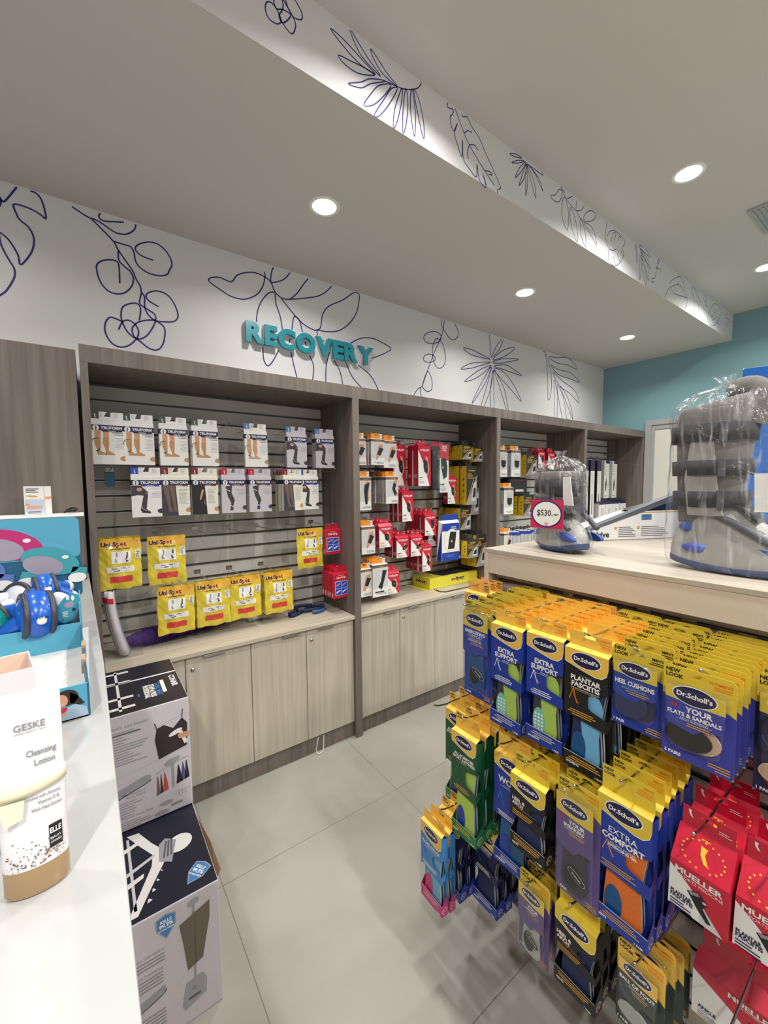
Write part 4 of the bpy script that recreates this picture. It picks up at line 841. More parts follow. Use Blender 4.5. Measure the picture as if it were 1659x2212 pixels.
# clear knee pack and blue knee pack
rt = thing('knee_brace_pack', 'clear tall pack of a black knee sleeve with red and white card', 'brace box', (2.150, 2.27, 1.90))
mb = MB(); tab_with_slot(mb, -.045, .05, -.02, .012, .03, crimson); mb.build('hang_tab', rt)
mb = MB(); mb.lathe((-.02, .035, -.35), [(0, 0), (.034, .004), (.032, .10), (.034, .18), (.030, .26), (.031, .30), (0, .303)], blk_f, 16); mb.build('knee_sleeve', rt)
mb = MB(); G = FR((0, -.002, 0), (1, 0, 0), (0, 0, 1)); G.rect(mb, .012, .105, -.37, -.005, bone, 0); G.poly(mb, [(.012, -.005), (.105, -.005), (.105, -.13), (.012, -.11)], crimson, 1)
G.text(mb, 'MUELLER', .058, -.026, .008, bone, 2, True, 'c', .08); G.text(mb, 'SPORT', .058, -.042, .011, bone, 2, True, 'c', .08); G.text(mb, 'CARE', .058, -.058, .011, bone, 2, True, 'c', .08)
G.poly(mb, [(.022, -.115), (.075, -.11), (.09, -.17), (.085, -.25), (.05, -.27), (.026, -.18)], blk_f, 3); G.ell(mb, .045, -.18, .010, .011, grey_p, 4); G.text(mb, 'KNEE', .018, -.315, .012, navy_p, 4, True, 'l'); G.lines(mb, .018, .09, -.33, 4, .009, .003, grey_p, 3)
mb.build('printed_card', rt)
mb = MB(); mb.box(-.065, .107, -.004, .072, -.375, -.003, clear); mb.build('clear_box', rt); HK_X.put((2.150, SY-.001, 1.904), 0, 'chrome wall hook holding the clear knee sleeve pack', 'chrome hooks on the wall slats')
rt = thing('knee_support_bag', 'blue and white pack of a black patella knee support', 'brace box', (2.260, 2.24, 1.345))
mb = MB(); tab_with_slot(mb, -.085, .10, -.035, .015, .03, blue_p); mb.build('hang_tab', rt)
mb = MB(); mb.hexa([(-.10, 0, -.34), (.085, 0, -.34), (.085, .06, -.34), (-.10, .06, -.34), (-.10, .0, -.05), (.085, .0, -.05), (.095, .03, -.03), (-.11, .03, -.03)], bone)
G = FR((0, 0, 0), (1, 0, 0), (0, 0, 1)); S = FR((-.10, 0, 0), (0, -1, 0), (0, 0, 1))
G.rect(mb, -.10, .085, -.11, -.051, blue_p, 1); G.rect(mb, -.10, .085, -.34, -.275, blue_p, 1); G.ell(mb, 0, -.185, .080, .092, gold_p, 1, 30); G.ell(mb, 0, -.185, .077, .089, bone, 2, 30)
G.text(mb, 'NEOPRENE', .02, -.085, .007, bone, 3, True); G.text(mb, 'PATELLA KNEE', .02, -.10, .007, bone, 3, True); G.poly(mb, [(-.015, -.115), (.05, -.12), (.045, -.17), (.03, -.25), (-.04, -.25), (-.03, -.18)], blk_f, 4); G.ell(mb, .0, -.19, .010, .010, orange_p, 5, 14); G.lines(mb, -.05, .05, -.30, 2, .01, .004, sky_p, 3)
S.rect(mb, -.055, -.005, -.34, -.06, blue_p, 1); mb.build('carton', rt)
HK_X.put((2.260, SY-.001, 1.35), 0, 'chrome wall hook holding the blue patella support pack', 'chrome hooks on the wall slats')

# ---- stockings boxes (first bay)
khaki = mat('tan stocking print', 'B98A5A', .5); dkleg = mat('dark trouser print', '3B3640', .5); brownleg = mat('brown sheer print', '6E5A52', .5); maroon = mat('maroon print', '7C1F35', .45); shoe = mat('black shoe print', '1A1A20', .4)
grnf = mat('sage flag print', '3E4F48', .5); blueflag = mat('cobalt flag print', '1F49B8', .45); ltblueflag = mat('steel blue flag print', '4F76A8', .45); ivory = mat('ivory card', 'E3DFD2', .45); lilac = mat('lilac grey card', 'C3BEC6', .45)
def truform(kind, flag, base, sub):
    w, H, d = .128, .205, .022; hw = w/2
    rt = thing('stocking_box', 'x', 'stocking box')
    mb = MB(); zt = -.020; zb = zt-H
    F = FR((0, d*.5-.0008, 0), (1, 0, 0), (0, 0, 1))
    mb.add([F.p(a, b_) for a, b_ in [(-hw*.98, zt), (hw*.98, zt), (hw*.98, .015), (.016, .015), (.013, -.006), (-.012, -.006), (-.002, .015), (-hw*.98, .015)]], [(0, 1, 4, 5), (0, 5, 6, 7), (1, 2, 3, 4)], base)
    mb.add([F.p(a, b_, -.0008) for a, b_ in [(-hw*.98, zt), (hw*.98, zt), (hw*.98, .015), (.016, .015), (.013, -.006), (-.012, -.006), (-.002, .015), (-hw*.98, .015)]], [(0, 1, 4, 5), (0, 5, 6, 7), (1, 2, 3, 4)], base)
    F.rect(mb, -hw*.98, -hw*.48, zt+.003, .015, flag, 1); F.poly(mb, [(-hw*.76, .004), (-hw*.70, .004), (-hw*.68, -.010), (-hw*.64, -.014), (-hw*.72, -.014)], bone, 2)
    F.lines(mb, -hw*.42, -hw*.2, .008, 4, .0055, .0015, grey_p, 1); F.lines(mb, hw*.4, hw*.75, .008, 5, .0045, .0014, grey_p, 1); mb.build('hang_tab', rt)
    mb = MB(); zs = zt-.014; p = [(-hw, 0, zb), (hw, 0, zb), (hw, d, zb), (-hw, d, zb), (-hw, 0, zs), (hw, 0, zs), (hw, d, zs), (-hw, d, zs), (-hw*.98, d*.5, zt), (hw*.98, d*.5, zt)]
    mb.add(p, [(0, 1, 5, 4), (1, 2, 6, 5), (2, 3, 7, 6), (3, 0, 4, 7), (3, 2, 1, 0), (4, 5, 9, 8), (6, 7, 8, 9), (5, 6, 9), (7, 4, 8)], base)
    G = FR((0, 0, 0), (1, 0, 0), (0, 0, 1)); bt = zs-.012
    for s in (-1, 1): S = FR((s*hw, 0, 0), (0, s, 0), (0, 0, 1)); S.rect(mb, min(0, s*d), max(0, s*d), bt-.024, bt, navy_p, 1)
    if kind in ('legs', 'cross'):
        k = 0 if kind == 'legs' else .004
        for q, x in enumerate((-hw*.62, -hw*.12)):
            G.poly(mb, [(x-.011, bt-.026), (x+.012, bt-.026), (x+.011, bt-.06), (x-.010, bt-.06)], skin_p, 1); G.poly(mb, [(x-.012, bt-.058), (x+.011, bt-.058), (x+.010+k, bt-.09), (x+.008, bt-.118), (x+.030, bt-.130), (x+.032, bt-.136), (x-.004, bt-.136), (x-.004, bt-.112), (x-.013, bt-.085)], khaki if kind == 'legs' else skin_p, 2)
        G.stroke(mb, [(-hw*.98, bt-.085), (-hw*.9, bt-.066), (-hw*.6, bt-.06)], .003, grnf, 3); G.poly(mb, [(-hw*.78, bt-.118), (-hw*.5, bt-.108), (-hw*.5, bt-.098), (-hw*.62, bt-.122)], flag, 3)
        G.text(mb, 'ANTI-EMBOLISM', hw*.92, bt-.036, .0042, greyband, 3, True, 'r', hw*.9); G.text(mb, 'STOCKINGS', hw*.92, bt-.045, .0042, greyband, 3, True, 'r')
        G.lines(mb, hw*.25, hw*.92, bt-.060, 8, .0068, .0013, grey_p, 2, 'r')
    elif kind == 'seated':
        G.poly(mb, [(-hw, bt-.026), (-hw*.4, bt-.026), (-hw*.1, bt-.045), (hw*.1, bt-.060), (-hw*.05, bt-.140), (hw*.15, bt-.152), (hw*.18, bt-.158), (-hw*.35, bt-.155), (-hw*.45, bt-.145), (-hw*.22, bt-.075), (-hw*.6, bt-.072), (-hw, bt-.078)], dkleg, 1)
        G.ell(mb, -hw*.48, bt-.045, .012, .009, skin_p, 2, 12); G.poly(mb, [(-hw*.1, bt-.142), (hw*.24, bt-.155), (hw*.2, bt-.162), (-hw*.4, bt-.156)], shoe, 3); G.stroke(mb, [(-hw*.05, bt-.06), (hw*.08, bt-.07)], .002, lgrey_p, 3)
        G.stroke(mb, [(-hw*.4, bt-.125), (-hw*.25, bt-.140), (hw*.0, bt-.150)], .0018, lgrey_p, 4); G.lines(mb, hw*.15, hw*.92, bt-.034, 2, .009, .003, lgrey_p, 2, 'r'); G.lines(mb, hw*.2, hw*.92, bt-.058, 5, .0065, .0012, grey_p, 2, 'r')
    elif kind == 'sheer' or kind == 'night':
        G.poly(mb, [(-hw, zb), (hw*.15, zb), (-hw*.02, bt-.024), (-hw, bt-.024)], blk_f if kind == 'night' else dkleg, 1)
        m = brownleg if base is not ivory else khaki
        if kind == 'sheer':
            G.poly(mb, [(-hw*.95, bt-.024), (-hw*.55, bt-.024), (-hw*.42, bt-.09), (-hw*.40, bt-.13), (-hw*.22, bt-.158), (-hw*.5, bt-.160), (-hw*.62, bt-.12), (-hw*.72, bt-.08)], brownleg, 2); G.poly(mb, [(-hw*.52, bt-.024), (-hw*.1, bt-.024), (-hw*.05, bt-.10), (hw*.06, bt-.158), (-hw*.12, bt-.160), (-hw*.24, bt-.11)], brownleg, 2)
        else: G.poly(mb, [(-hw*.25, bt-.05), (-hw*.08, bt-.05), (-hw*.3, bt-.10), (-hw*.42, bt-.105), (-hw*.4, bt-.09)], skin_p, 3); G.poly(mb, [(-hw*.1, bt-.10), (0, bt-.10), (-hw*.02, bt-.13), (-hw*.12, bt-.125)], brownleg, 3)
        G.text(mb, 'TruSheer', hw*.9, bt-.034, .005, grey_p, 2, False, 'r', hw*.6); G.lines(mb, hw*.2, hw*.9, bt-.048, 12, .0065, .0016, grey_p, 2)
    elif kind == 'tall':
        G.poly(mb, [(-hw*.7, bt-.035), (-hw*.15, bt-.030), (-hw*.2, bt-.07), (hw*.05, bt-.11), (-hw*.02, bt-.135), (-hw*.1, bt-.165), (-hw*.35, bt-.165), (-hw*.25, bt-.125), (-hw*.5, bt-.09), (-hw*.62, bt-.055)], dkleg, 1); G.stroke(mb, [(-hw*.66, bt-.05), (-hw*.3, bt-.062)], .004, lgrey_p, 2); G.stroke(mb, [(-hw*.4, bt-.13), (-hw*.1, bt-.145), (hw*.02, bt-.12)], .004, lgrey_p, 2)
        G.text(mb, 'TruShape', hw*.9, bt-.036, .005, grey_p, 2, False, 'r', hw*.7); G.lines(mb, hw*.1, hw*.9, bt-.052, 5, .007, .0014, grey_p, 2, 'r')
    G.rect(mb, -hw, hw, bt-.024, bt, navy_p, 3); G.poly(mb, [(-hw*.3, bt-.030), (hw*.85, bt-.030), (hw*.9, bt-.024), (-hw*.4, bt-.024)], sub, 3)
    G.ell(mb, -hw*.70, bt-.0135, .0125, .0125, bone, 4, 20); G.ell(mb, -hw*.70, bt-.008, .003, .004, greyband, 5, 10); G.poly(mb, [(-hw*.75, bt-.012), (-hw*.65, bt-.012), (-hw*.67, bt-.024), (-hw*.73, bt-.024)], greyband, 5)
    G.text(mb, 'TRUFORM', hw*.22, bt-.0185, .0125, bone, 5, True, 'c', hw*1.38); G.text(mb, 'LEG HEALTH', hw*.25, bt-.0285, .0035, bone, 5, True, 'c')
    q = [(hw-.0005+.020*math.cos(a), zb+.028+.012*math.sin(a)) for a in [PI/2+PI*i/12 for i in range(13)]]; G.poly(mb, q, {'legs': khaki, 'cross': khaki, 'sheer': khaki, 'night': khaki}.get(kind, dkleg), 4)
    mb.build('carton', rt); return Proto(rt)
T_legs = truform('legs', grnf, bone, navy_p); T_cross = truform('cross', ltblueflag, bone, navy_p); T_seat = truform('seated', ltblueflag, lilac, blue_p); T_seatb = truform('seated', blueflag, bone, blueflag)
T_sheer = truform('sheer', maroon, ivory, maroon); T_night = truform('night', maroon, ivory, maroon); T_tall = truform('tall', crimson, lilac, maroon)
SGRP = 'stocking boxes in the first bay'
for P, x, lab, n in ((T_legs, .090, 'white box of tan stockings, leftmost in top row', 3), (T_legs, .217, 'white box of tan stockings, second from left in top row', 3), (T_legs, .366, 'white box of tan stockings, third from left in top row', 2), (T_legs, .514, 'white box of tan stockings beside an empty hook, top row', 2),
                     (T_cross, .776, 'white stocking box with crossed bare legs', 1), (T_seat, 1.020, 'grey stocking box with seated trousers, left of the two', 1), (T_seat, 1.208, 'grey stocking box with seated trousers beside the upright', 2)):
    put(P, x, 2.29, 1.926, lab, SGRP, n, .026, hook=HK_S)
for P, x, lab, n in ((T_seatb, .234, 'white stocking box with cobalt corner and seated man', 2), (T_sheer, .365, 'ivory stocking box with brown sheer legs', 2), (T_night, .505, 'ivory stocking box with dark photo', 2), (T_tall, .646, 'grey box with dark stocking, left of the pair', 2), (T_tall, .793, 'grey box with dark stocking, right of the pair', 2),
                     (T_sheer, .978, 'ivory stocking box tilted in front of others', 4), (T_seatb, 1.098, 'white stocking box with seated man, second row right end', 2)):
    put(P, x, 2.29 if x != .978 else 2.26, 1.674, lab, SGRP, n, .026, rz=.12 if x == .978 else 0, hook=HK_S)
HK_X.put((.633, SY-.001, 1.930), 0, 'empty chrome wall hook right of the tan stockings', 'chrome hooks on the wall slats'); HK_X.put((.757, SY-.001, 1.925), 0, 'chrome wall hook left of the crossed legs box', 'chrome hooks on the wall slats'); HK_S.put((.992, SY-.001, 1.930), 0, 'chrome wall hook beside the trousers box', 'chrome hooks on the wall slats')
HK_X.put((1.262, SY-.001, 1.688), 0, 'empty chrome wall hook beside the first inner upright', 'chrome hooks on the wall slats'); HK_S.put((.098, SY-.001, 1.686), 0, 'chrome wall hook with small blue tag', 'chrome hooks on the wall slats')
b = MB(); b.box(-.021, .021, -.002, 0, -.075, -.006, lt_blue); o = b.build('price_tag'); o.location = (.098, 2.522, 1.675); tag(o, 'small light blue tag behind the wall hook at far left', 'tag')
for x, z, t in ((.290, 1.358, 'left of the empty five'), (.491, 1.355, 'second of the empty five'), (.661, 1.352, 'middle of the empty five'), (.841, 1.352, 'fourth of the empty five'), (1.049, 1.352, 'right of the empty five')):
    (HK_L if z < 1.353 else HK_X).put((x, SY-.001, z), 0, 'bare chrome wall hook under the stockings, '+t, 'chrome hooks on the wall slats')
for x, t in ((.326, 'left'), (.495, 'second'), (.672, 'third'), (.866, 'right')): HK_X.put((x, SY-.001, 1.108), 0, 'chrome wall hook carrying a yellow pouch, low row '+t, 'chrome hooks on the wall slats')

# ---- yellow foil pouches
foil = mat('yellow foil pouch', 'D6C038', .24, bump=.35, bscale=55, coat=.6); foil_o = mat('orange foil header', 'E0AA3A', .25, coat=.5); foil_r = mat('red foil panel', 'CF3A3C', .3, coat=.4)
def pouch(seed):
    random.seed(seed); ph = [random.uniform(0, 6) for _ in range(6)]
    rt = thing('stocking_pouch', 'x', 'pouch'); w, H = .170, .245; hw = w/2; z1 = .014; z0 = z1-H
    def wp(a, b_): return .0022*math.sin(a*90+ph[0]+b_*30)+.0018*math.sin(b_*75+ph[1]-a*50)+.0012*math.sin(a*190+b_*160+ph[2])
    def edge(a): return .0025*math.sin(a*60+ph[3])
    F = FR((0, 0, 0), (1, 0, 0), (0, 0, 1), wp); nx, nz = 22, 30; mb = MB()
    for s in (1, -1):
        vs = []
        for j in range(nz+1):
            for i in range(nx+1):
                a = -hw+w*i/nx; t = j/nz; zz = z0+H*t+(edge(a)*(1-t)); pf = math.sin(PI*i/nx)*math.sin(PI*min(1, t*1.15))
                v = F.p(a+.0015*math.sin(t*14+ph[4])*(1 if i in (0, nx) else 0), zz, 0); v.y -= s*.011*max(0, pf)**.6; vs.append(v)
        mb.add(vs, [(j*(nx+1)+i, j*(nx+1)+i+1, (j+1)*(nx+1)+i+1, (j+1)*(nx+1)+i) for j in range(nz) for i in range(nx)], foil, True)
    base = mb.build('foil_bag', rt, recalc=False)
    def wq(a, b_): i = (a+hw)/w; t = (b_-z0)/H; return wp(a, b_)+.011*max(0, math.sin(PI*i)*math.sin(PI*min(1, max(0, t)*1.15)))**.6
    G = FR((0, -.0005, 0), (1, 0, 0), (0, 0, 1), wq); mb = MB()
    G.rect(mb, -hw*.97, hw*.97, z1-.050, z1-.004, foil_o, 1)
    G.text(mb, 'Uni-Sp', -.0035, z1-.040, .019, navy_p, 4, .045, 'r', .078); G.ell(mb, .0050, z1-.0335, .0068, .0066, red_p, 4, 14); G.text(mb, 't', .013, z1-.040, .019, navy_p, 4, .045, 'l')
    G.text(mb, 'Anti-embolism Stockings', 0, z1-.056, .0055, navy_p, 4, True, 'c', .11)
    G.rect(mb, -.038, .040, z1-.122, z1-.066, bone, 3)
    for x in (-.020, .022): G.stroke(mb, [(x+.004, z1-.070), (x+.003, z1-.090), (x-.002, z1-.104), (x+.004, z1-.112), (x-.003, z1-.113)], .006, dkleg if x > 0 else grey_p, 5)
    G.rect(mb, -.058, .052, z1-.165, z1-.138, bone, 3); G.text(mb, 'Thigh Length 19620   F', -.003, z1-.148, .0055, black_p, 5, True, 'c', .085); G.text(mb, 'Grey/Beige      L', -.003, z1-.158, .0055, black_p, 5, True, 'c', .06)
    G.rect(mb, -.046, .044, z1-.212, z1-.184, foil_r, 3); G.rect(mb, hw*.68, hw*.96, z1-.105, z1-.062, bone, 4); G.lines(mb, hw*.72, hw*.92, z1-.070, 7, .005, .0022, greyband, 6)
    mb.build('printed_labels', rt, recalc=False); random.seed(seed*3+1)
    return Proto(rt)
PA, PB = pouch(3), pouch(8)
YG = 'yellow foil stocking pouches'
for P, x, z, y, rz, lab, n in ((PA, .117, 1.345, 2.29, .03, 'yellow foil pouch hanging leftmost, beside the woodgrain upright', 3), (PB, .312, 1.338, 2.29, -.04, 'yellow foil pouch second from left, upper pouch row', 1),
        (PA, .345, 1.082, 2.28, -.05, 'yellow foil pouch leftmost of the low row', 2), (PB, .520, 1.080, 2.29, -.03, 'yellow foil pouch second in the low row', 2), (PA, .692, 1.085, 2.29, -.05, 'yellow foil pouch third in the low row', 2), (PB, .888, 1.080, 2.29, -.02, 'yellow foil pouch rightmost of the low row', 3),
        (PB, 1.095, 1.320, 2.29, .0, 'yellow foil pouch beside the small red box', 1)):
    put(P, x, y, z, lab, YG, n, .029, rz)
HK_L.put((1.215, SY-.001, 1.352), 0, 'chrome wall hook holding one small red grip box', 'chrome hooks on the wall slats'); HK_L.put((1.24, SY-.001, 1.08), 0, 'chrome wall hook holding five small red boxes', 'chrome hooks on the wall slats')
def grip_art(face, F, mb, hw, zt, zb):
    H = zt-zb
    if face == 'front':
        F.text(mb, 'Tubular Bandage', 0, zt-H*.07, .004, bone, 2, True); F.text(mb, 'Uni-Grip', 0, zt-H*.19, .013, bone, 2, True, 'c', hw*1.5)
        F.rect(mb, -hw*.78, hw*.78, zb+H*.12, zb+H*.70, bone, 1)
        for i in (0, 1):
            for j in (0, 1):
                x0 = -hw*.74+i*hw*.76; y0 = zb+H*.135+j*H*.28; F.rect(mb, x0, x0+hw*.72, y0, y0+H*.265, blueflag, 2); F.poly(mb, [(x0+hw*.1, y0+H*.06), (x0+hw*.6, y0+H*.16), (x0+hw*.62, y0+H*.21), (x0+hw*.12, y0+H*.14)], bone if j == 0 else skin_p, 3)
    elif face == 'side': F.rect(mb, -hw*.7, -hw*.3, zb+.008, zb+.035, bone, 1)
    elif face == 'tab': pass
P_grip = carton('bandage_box', 'x', 'bandage box', .112, .160, .026, crimson, crimson, grip_art, tab=(.8, .034), slope=.008)
put(P_grip, 1.248, 2.28, 1.340, 'small red grip bandage box beside the yellow pouch', 'small red bandage boxes', 1)
put(P_grip, 1.262, 2.21, 1.072, 'small red grip bandage box, front of the lower five', 'small red bandage boxes', 5, .030)

# ---- third and fourth bay
put(L_waist, 2.945, 2.30, 1.915, 'white waist support box beside the upright, third bay', 'white support boxes, third bay', 2, .05, hook=HK_S); put(L_waist, 3.110, 2.29, 1.915, 'white back support box, third bay top row', 'white support boxes, third bay', 3, .05, hook=HK_S)
put(L_waist, 3.005, 2.28, 1.585, 'white lumbar belt box, third bay second row', 'white support boxes, third bay', 3, .05, hook=HK_S); put(L_band, 2.985, 2.27, 1.185, 'white box low in the third bay', 'white support boxes, third bay', 3, .034, hook=HK_S)
put(F_b, 3.330, 2.28, 1.880, 'yellow black back support box, third bay top row', 'yellow and black support boxes, third bay', 3, .064, rz=-.06, hook=HK_X); put(F_b, 3.300, 2.28, 1.505, 'yellow black back support box, third bay second row', 'yellow and black support boxes, third bay', 3, .064, rz=-.06, hook=HK_X)
put(M_k, 3.520, 2.30, 1.925, 'large red brace pack above the bagged boot', 'red brace boxes, third bay', 3, .055, hook=HK_X); put(M_th, 3.68, 2.30, 1.92, 'red brace pack right of the large one', 'red brace boxes, third bay', 2, .05, hook=HK_S)
dkpack = carton('sleeve_pack', 'x', 'sleeve pack', .26, .16, .04, futblk, blk_f, lambda f, F, mb, hw, zt, zb: (F.rect(mb, -hw*.3, hw*.6, zb+.03, zb+.05, bone, 1), F.rect(mb, -hw*.9, hw*.9, zt-.02, zt-.012, maroon, 1)) if f == 'front' else None, tab=(.4, .03), slope=.01)
put(dkpack, 3.25, 2.36, 1.665, 'wide dark soft pack between the two rows, third bay', 'dark packs, third bay', 2, .05)
books = carton('sleeve_box', 'x', 'sleeve box', .045, .15, .12, bone_side, lilac, lambda f, F, mb, hw, zt, zb: (F.rect(mb, -hw, hw, zt-.03, zt, blue_p, 1), F.lines(mb, -hw*.4, hw*.4, zb+.10, 8, .01, .004, grey_p, 1)) if f == 'front' else F.rect(mb, -hw, 0, zt-.03, zt, blue_p, 1) if f == 'side' else None, tab=(.75, .03), tabm=navy_p, slope=.01)
for i in range(7): books.put((3.03+i*.055, 2.27, 1.19-(i % 3)*.004), (0, 0, .04), 'slim grey box with blue top, %s in the low row of the third bay' % (['leftmost']+ORD[1:6]+['rightmost'])[i], 'slim blue topped boxes, third bay')
longb = carton('splint_box', 'x', 'splint box', .085, .70, .05, bone, blk_f, lambda f, F, mb, hw, zt, zb: (F.rect(mb, -hw, hw, zt-.12, zt, navy_p, 1), F.lines(mb, -hw*.6, hw*.5, zt-.15, 6, .02, .004, grey_p, 1), F.rect(mb, -hw*.2, hw*.1, zb+.1, zb+.32, blk_f, 1)) if f == 'front' else None, tab=(.7, .03), tabm=navy_p, slope=.006)
for i, x in enumerate((4.22, 4.36, 4.49, 4.635)): longb.put((x, 2.31, 1.865), 0, 'tall narrow white and navy splint box, %s of four' % ['leftmost', 'second', 'third', 'rightmost'][i], 'tall splint boxes in the fourth bay')
mid_art = lambda f, F, mb, hw, zt, zb: (F.rect(mb, -hw*.3, hw, zt-.03, zt, navy_p, 1), F.lines(mb, -hw*.8, hw*.6, zt-.06, 6, .02, .005, grey_p, 1), F.poly(mb, [(-hw*.4, zb+.16), (hw*.1, zb+.24), (hw*.4, zb+.16), (hw*.1, zb+.08), (-hw*.2, zb+.08)], dkleg, 1), F.rect(mb, -hw*.5, hw*.3, zb+.02, zb+.03, blk_f, 1)) if f == 'front' else (F.lines(mb, -hw*.8, -hw*.2, zt-.06, 10, .03, .005, grey_p, 1))
midb = carton('wrist_splint_box', 'x', 'splint box', .085, .43, .06, bone, bone_side, mid_art, tab=(.7, .03), tabm=navy_p, slope=.006)
for i, x in enumerate((4.79, 4.885, 4.98, 5.07)): midb.put((x, 2.31+(i % 2)*.03, 1.862), 0, 'white wrist splint box, %s of the four near the door' % ['leftmost', 'second', 'third', 'rightmost'][i], 'wrist splint boxes in the fourth bay')
shb = carton('sling_box', 'x', 'sling box', .155, .22, .09, bone, bone_side, lambda f, F, mb, hw, zt, zb: (F.rect(mb, -hw, hw, zt-.014, zt, navy_p, 1), F.ell(mb, 0, (zt+zb)/2, hw*.4, .05, lgrey_p, 1)) if f == 'front' else None, tab=(.5, .025), tabm=navy_p, slope=.02, top=navy_p)
for i, x in enumerate((4.63, 4.79, 4.95, 5.12)): shb.put((x, 2.265, 1.395), 0, 'pale box with navy top under the splints, %s' % ['leftmost', 'second', 'third', 'rightmost'][i], 'pale navy topped boxes in the fourth bay')
for i, x in enumerate((4.63, 4.79, 4.95, 5.12)): shb.put((x, 2.36, 1.0215), 0, 'pale box in the lowest row by the door, %s' % ['leftmost', 'second', 'third', 'rightmost'][i], 'lowest row pale boxes in the fourth bay')
HK_L.put((5.19, SY-.001, 1.938), 0, 'empty chrome hook at the right end of fourth bay', 'chrome hooks on the wall slats')
for i, x in enumerate((4.29, 4.56, 4.93)): HK_S.put((x, SY-.001, 1.872), 0, 'chrome wall hook in the fourth bay, %s' % ['left', 'middle', 'right'][i], 'chrome hooks on the wall slats')

# ---- things on the wall counters
rt = thing('display_carton', 'flat yellow display box lying on the second bay counter, print upside down', 'box', (0, 0, 0))
mb = MB(); x0, x1, y0, y1, z0, z1 = 2.088, 2.622, 2.30, 2.50, .7885, .872; lemon = mat('lemon carton', 'DDD23C', .42)
mb.box(x0, x1, y0, y1, z0, z1, lemon); G = FR((0, y0, 0), (1, 0, 0), (0, 0, 1)); S = FR((x0, 0, 0), (0, -1, 0), (0, 0, 1))
G.text(mb, 'Uni-Sp', (x0+x1)/2+.01, (z0+z1)/2+.014, .026, navy_p, 2, .045, 'r', rot=PI); G.ell(mb, (x0+x1)/2-.005, (z0+z1)/2+.004, .011, .009, red_p, 2, 16); G.text(mb, 't', (x0+x1)/2-.019, (z0+z1)/2+.014, .026, navy_p, 2, .045, 'l', rot=PI)
S.text(mb, 'Uni-Spot', -(y0+y1)/2, (z0+z1)/2+.014, .024, navy_p, 2, .045, 'c', rot=PI); mb.build('tray', rt, bevel=.001)
mb = MB(); U = FR((0, 0, z1), (1, 0, 0), (0, 1, 0)); U.poly(mb, [(x0+.15, y0+.02), (x1-.01, y0+.03), (x1-.02, y1-.01), (x0+.12, y1-.01)], navy_p, 2); U.poly(mb, [(x0+.3, y0+.07), (x1-.08, y0+.05), (x1-.1, y1-.05)], brownleg, 3); U.text(mb, 'Uni-Spot', x0+.10, y0+.10, .02, navy_p, 2, True, 'c', rot=PI); mb.build('printed_lid', rt, recalc=False)
mb = MB(); mb.add([(x0-.055, y0+.02, .7885), (x0+.02, y0-.025, .7885), (x0, y0, .7885), (x0, y1, .7885), (x0-.05, y1, .7885)], [(0, 1, 2, 3, 4)], lemon); mb.build('flap', rt, solid=.001)
# purple feather duster lying down
rt = thing('feather_duster', 'fluffy dark purple duster lying on the first bay counter', 'duster', (0, 0, 0))
purple = mat('purple fluff', '45256E', .9, var=.4, vscale=(40, 40, 40)); random.seed(5); mb = MB()
path = [Vector((.115+.53*t, 2.345+.09*t, .836-.010*t)) for t in [i/14 for i in range(15)]]; rad = [.022, .040, .048, .052, .051, .048, .046, .044, .044, .042, .040, .037, .034, .029, .016]
mb.tube(path, [r*.75 for r in rad], purple, 14)
for i in range(6000):
    t = random.random(); k = min(13, int(t*14)); p = path[k].lerp(path[k+1], t*14-k); r = rad[k]; a = random.uniform(0, 2*PI); n = Vector((random.uniform(-.5, .5), math.cos(a), math.sin(a))).normalized()
    q0 = p+n*r*.6; q1 = p+n*r*random.uniform(.9, 1.10); q1.z = max(q1.z, .7885); q0.z = max(q0.z, .789); s = Vector((random.uniform(-1, 1), random.uniform(-1, 1), random.uniform(-1, 1)))        .normalized()*.0022
    mb.add([q0-s, q0+s, q1], [(0, 1, 2)], purple)
mb.build('fluffy_head', rt, recalc=False); mb = MB(); mb.tube([(.63, 2.45, .812), (.72, 2.465, .806)], .008, purple, 8); mb.build('handle', rt)
mb = MB(); mb.loft([[(.74+.13*u, 2.40+dy, .788+(.022 if dz else 0)+.012*math.sin(PI*u)*(1 if dz else .7)) for dy, dz in ((0, 0), (.07, 0), (.07, 1), (0, 1))] for u in [i/10 for i in range(11)]], mat('off white foam arch', 'C9C4B8', .6), True)
tag(mb.build('foam_arch'), 'small off white arched foam pad behind the low yellow pouches', 'pad')
# blue strap coil
rt = thing('exercise_strap', 'dark blue looped strap lying at the right end of the first counter', 'strap', (1.09, 2.36, .789)); strap = mat('navy webbing', '16294A', .6); strapl = mat('blue webbing end', '2F5C94', .5)
def ribbon(mb, pts, w, m):
    P = spline(pts, k=6); vs = []
    for i, p in enumerate(P): vs += [Vector(p), Vector(p)+Vector((0, 0, w))]
    mb.add(vs, [(2*i, 2*i+1, 2*i+3, 2*i+2) for i in range(len(P)-1)], m, True)
mb = MB(); ribbon(mb, [(-.11, -.02, 0), (-.12, .0, 0), (-.07, .02, 0), (.02, .0, 0), (.10, -.01, 0), (.14, .03, 0), (.10, .07, 0), (.02, .04, 0), (-.03, .0, 0), (-.10, -.04, 0), (-.12, -.02, 0)], .024, strap)
ribbon(mb, [(-.05, .0, .012), (-.06, .06, .012), (.0, .09, .012), (.06, .06, .012), (.05, .01, .012)], .022, strap); mb.build('loops', rt, solid=.002)
mb = MB(); ribbon(mb, [(.13, .04, 0), (.12, -.03, 0), (.06, -.06, 0), (.02, -.05, 0)], .024, strapl); mb.build('end', rt, solid=.002)
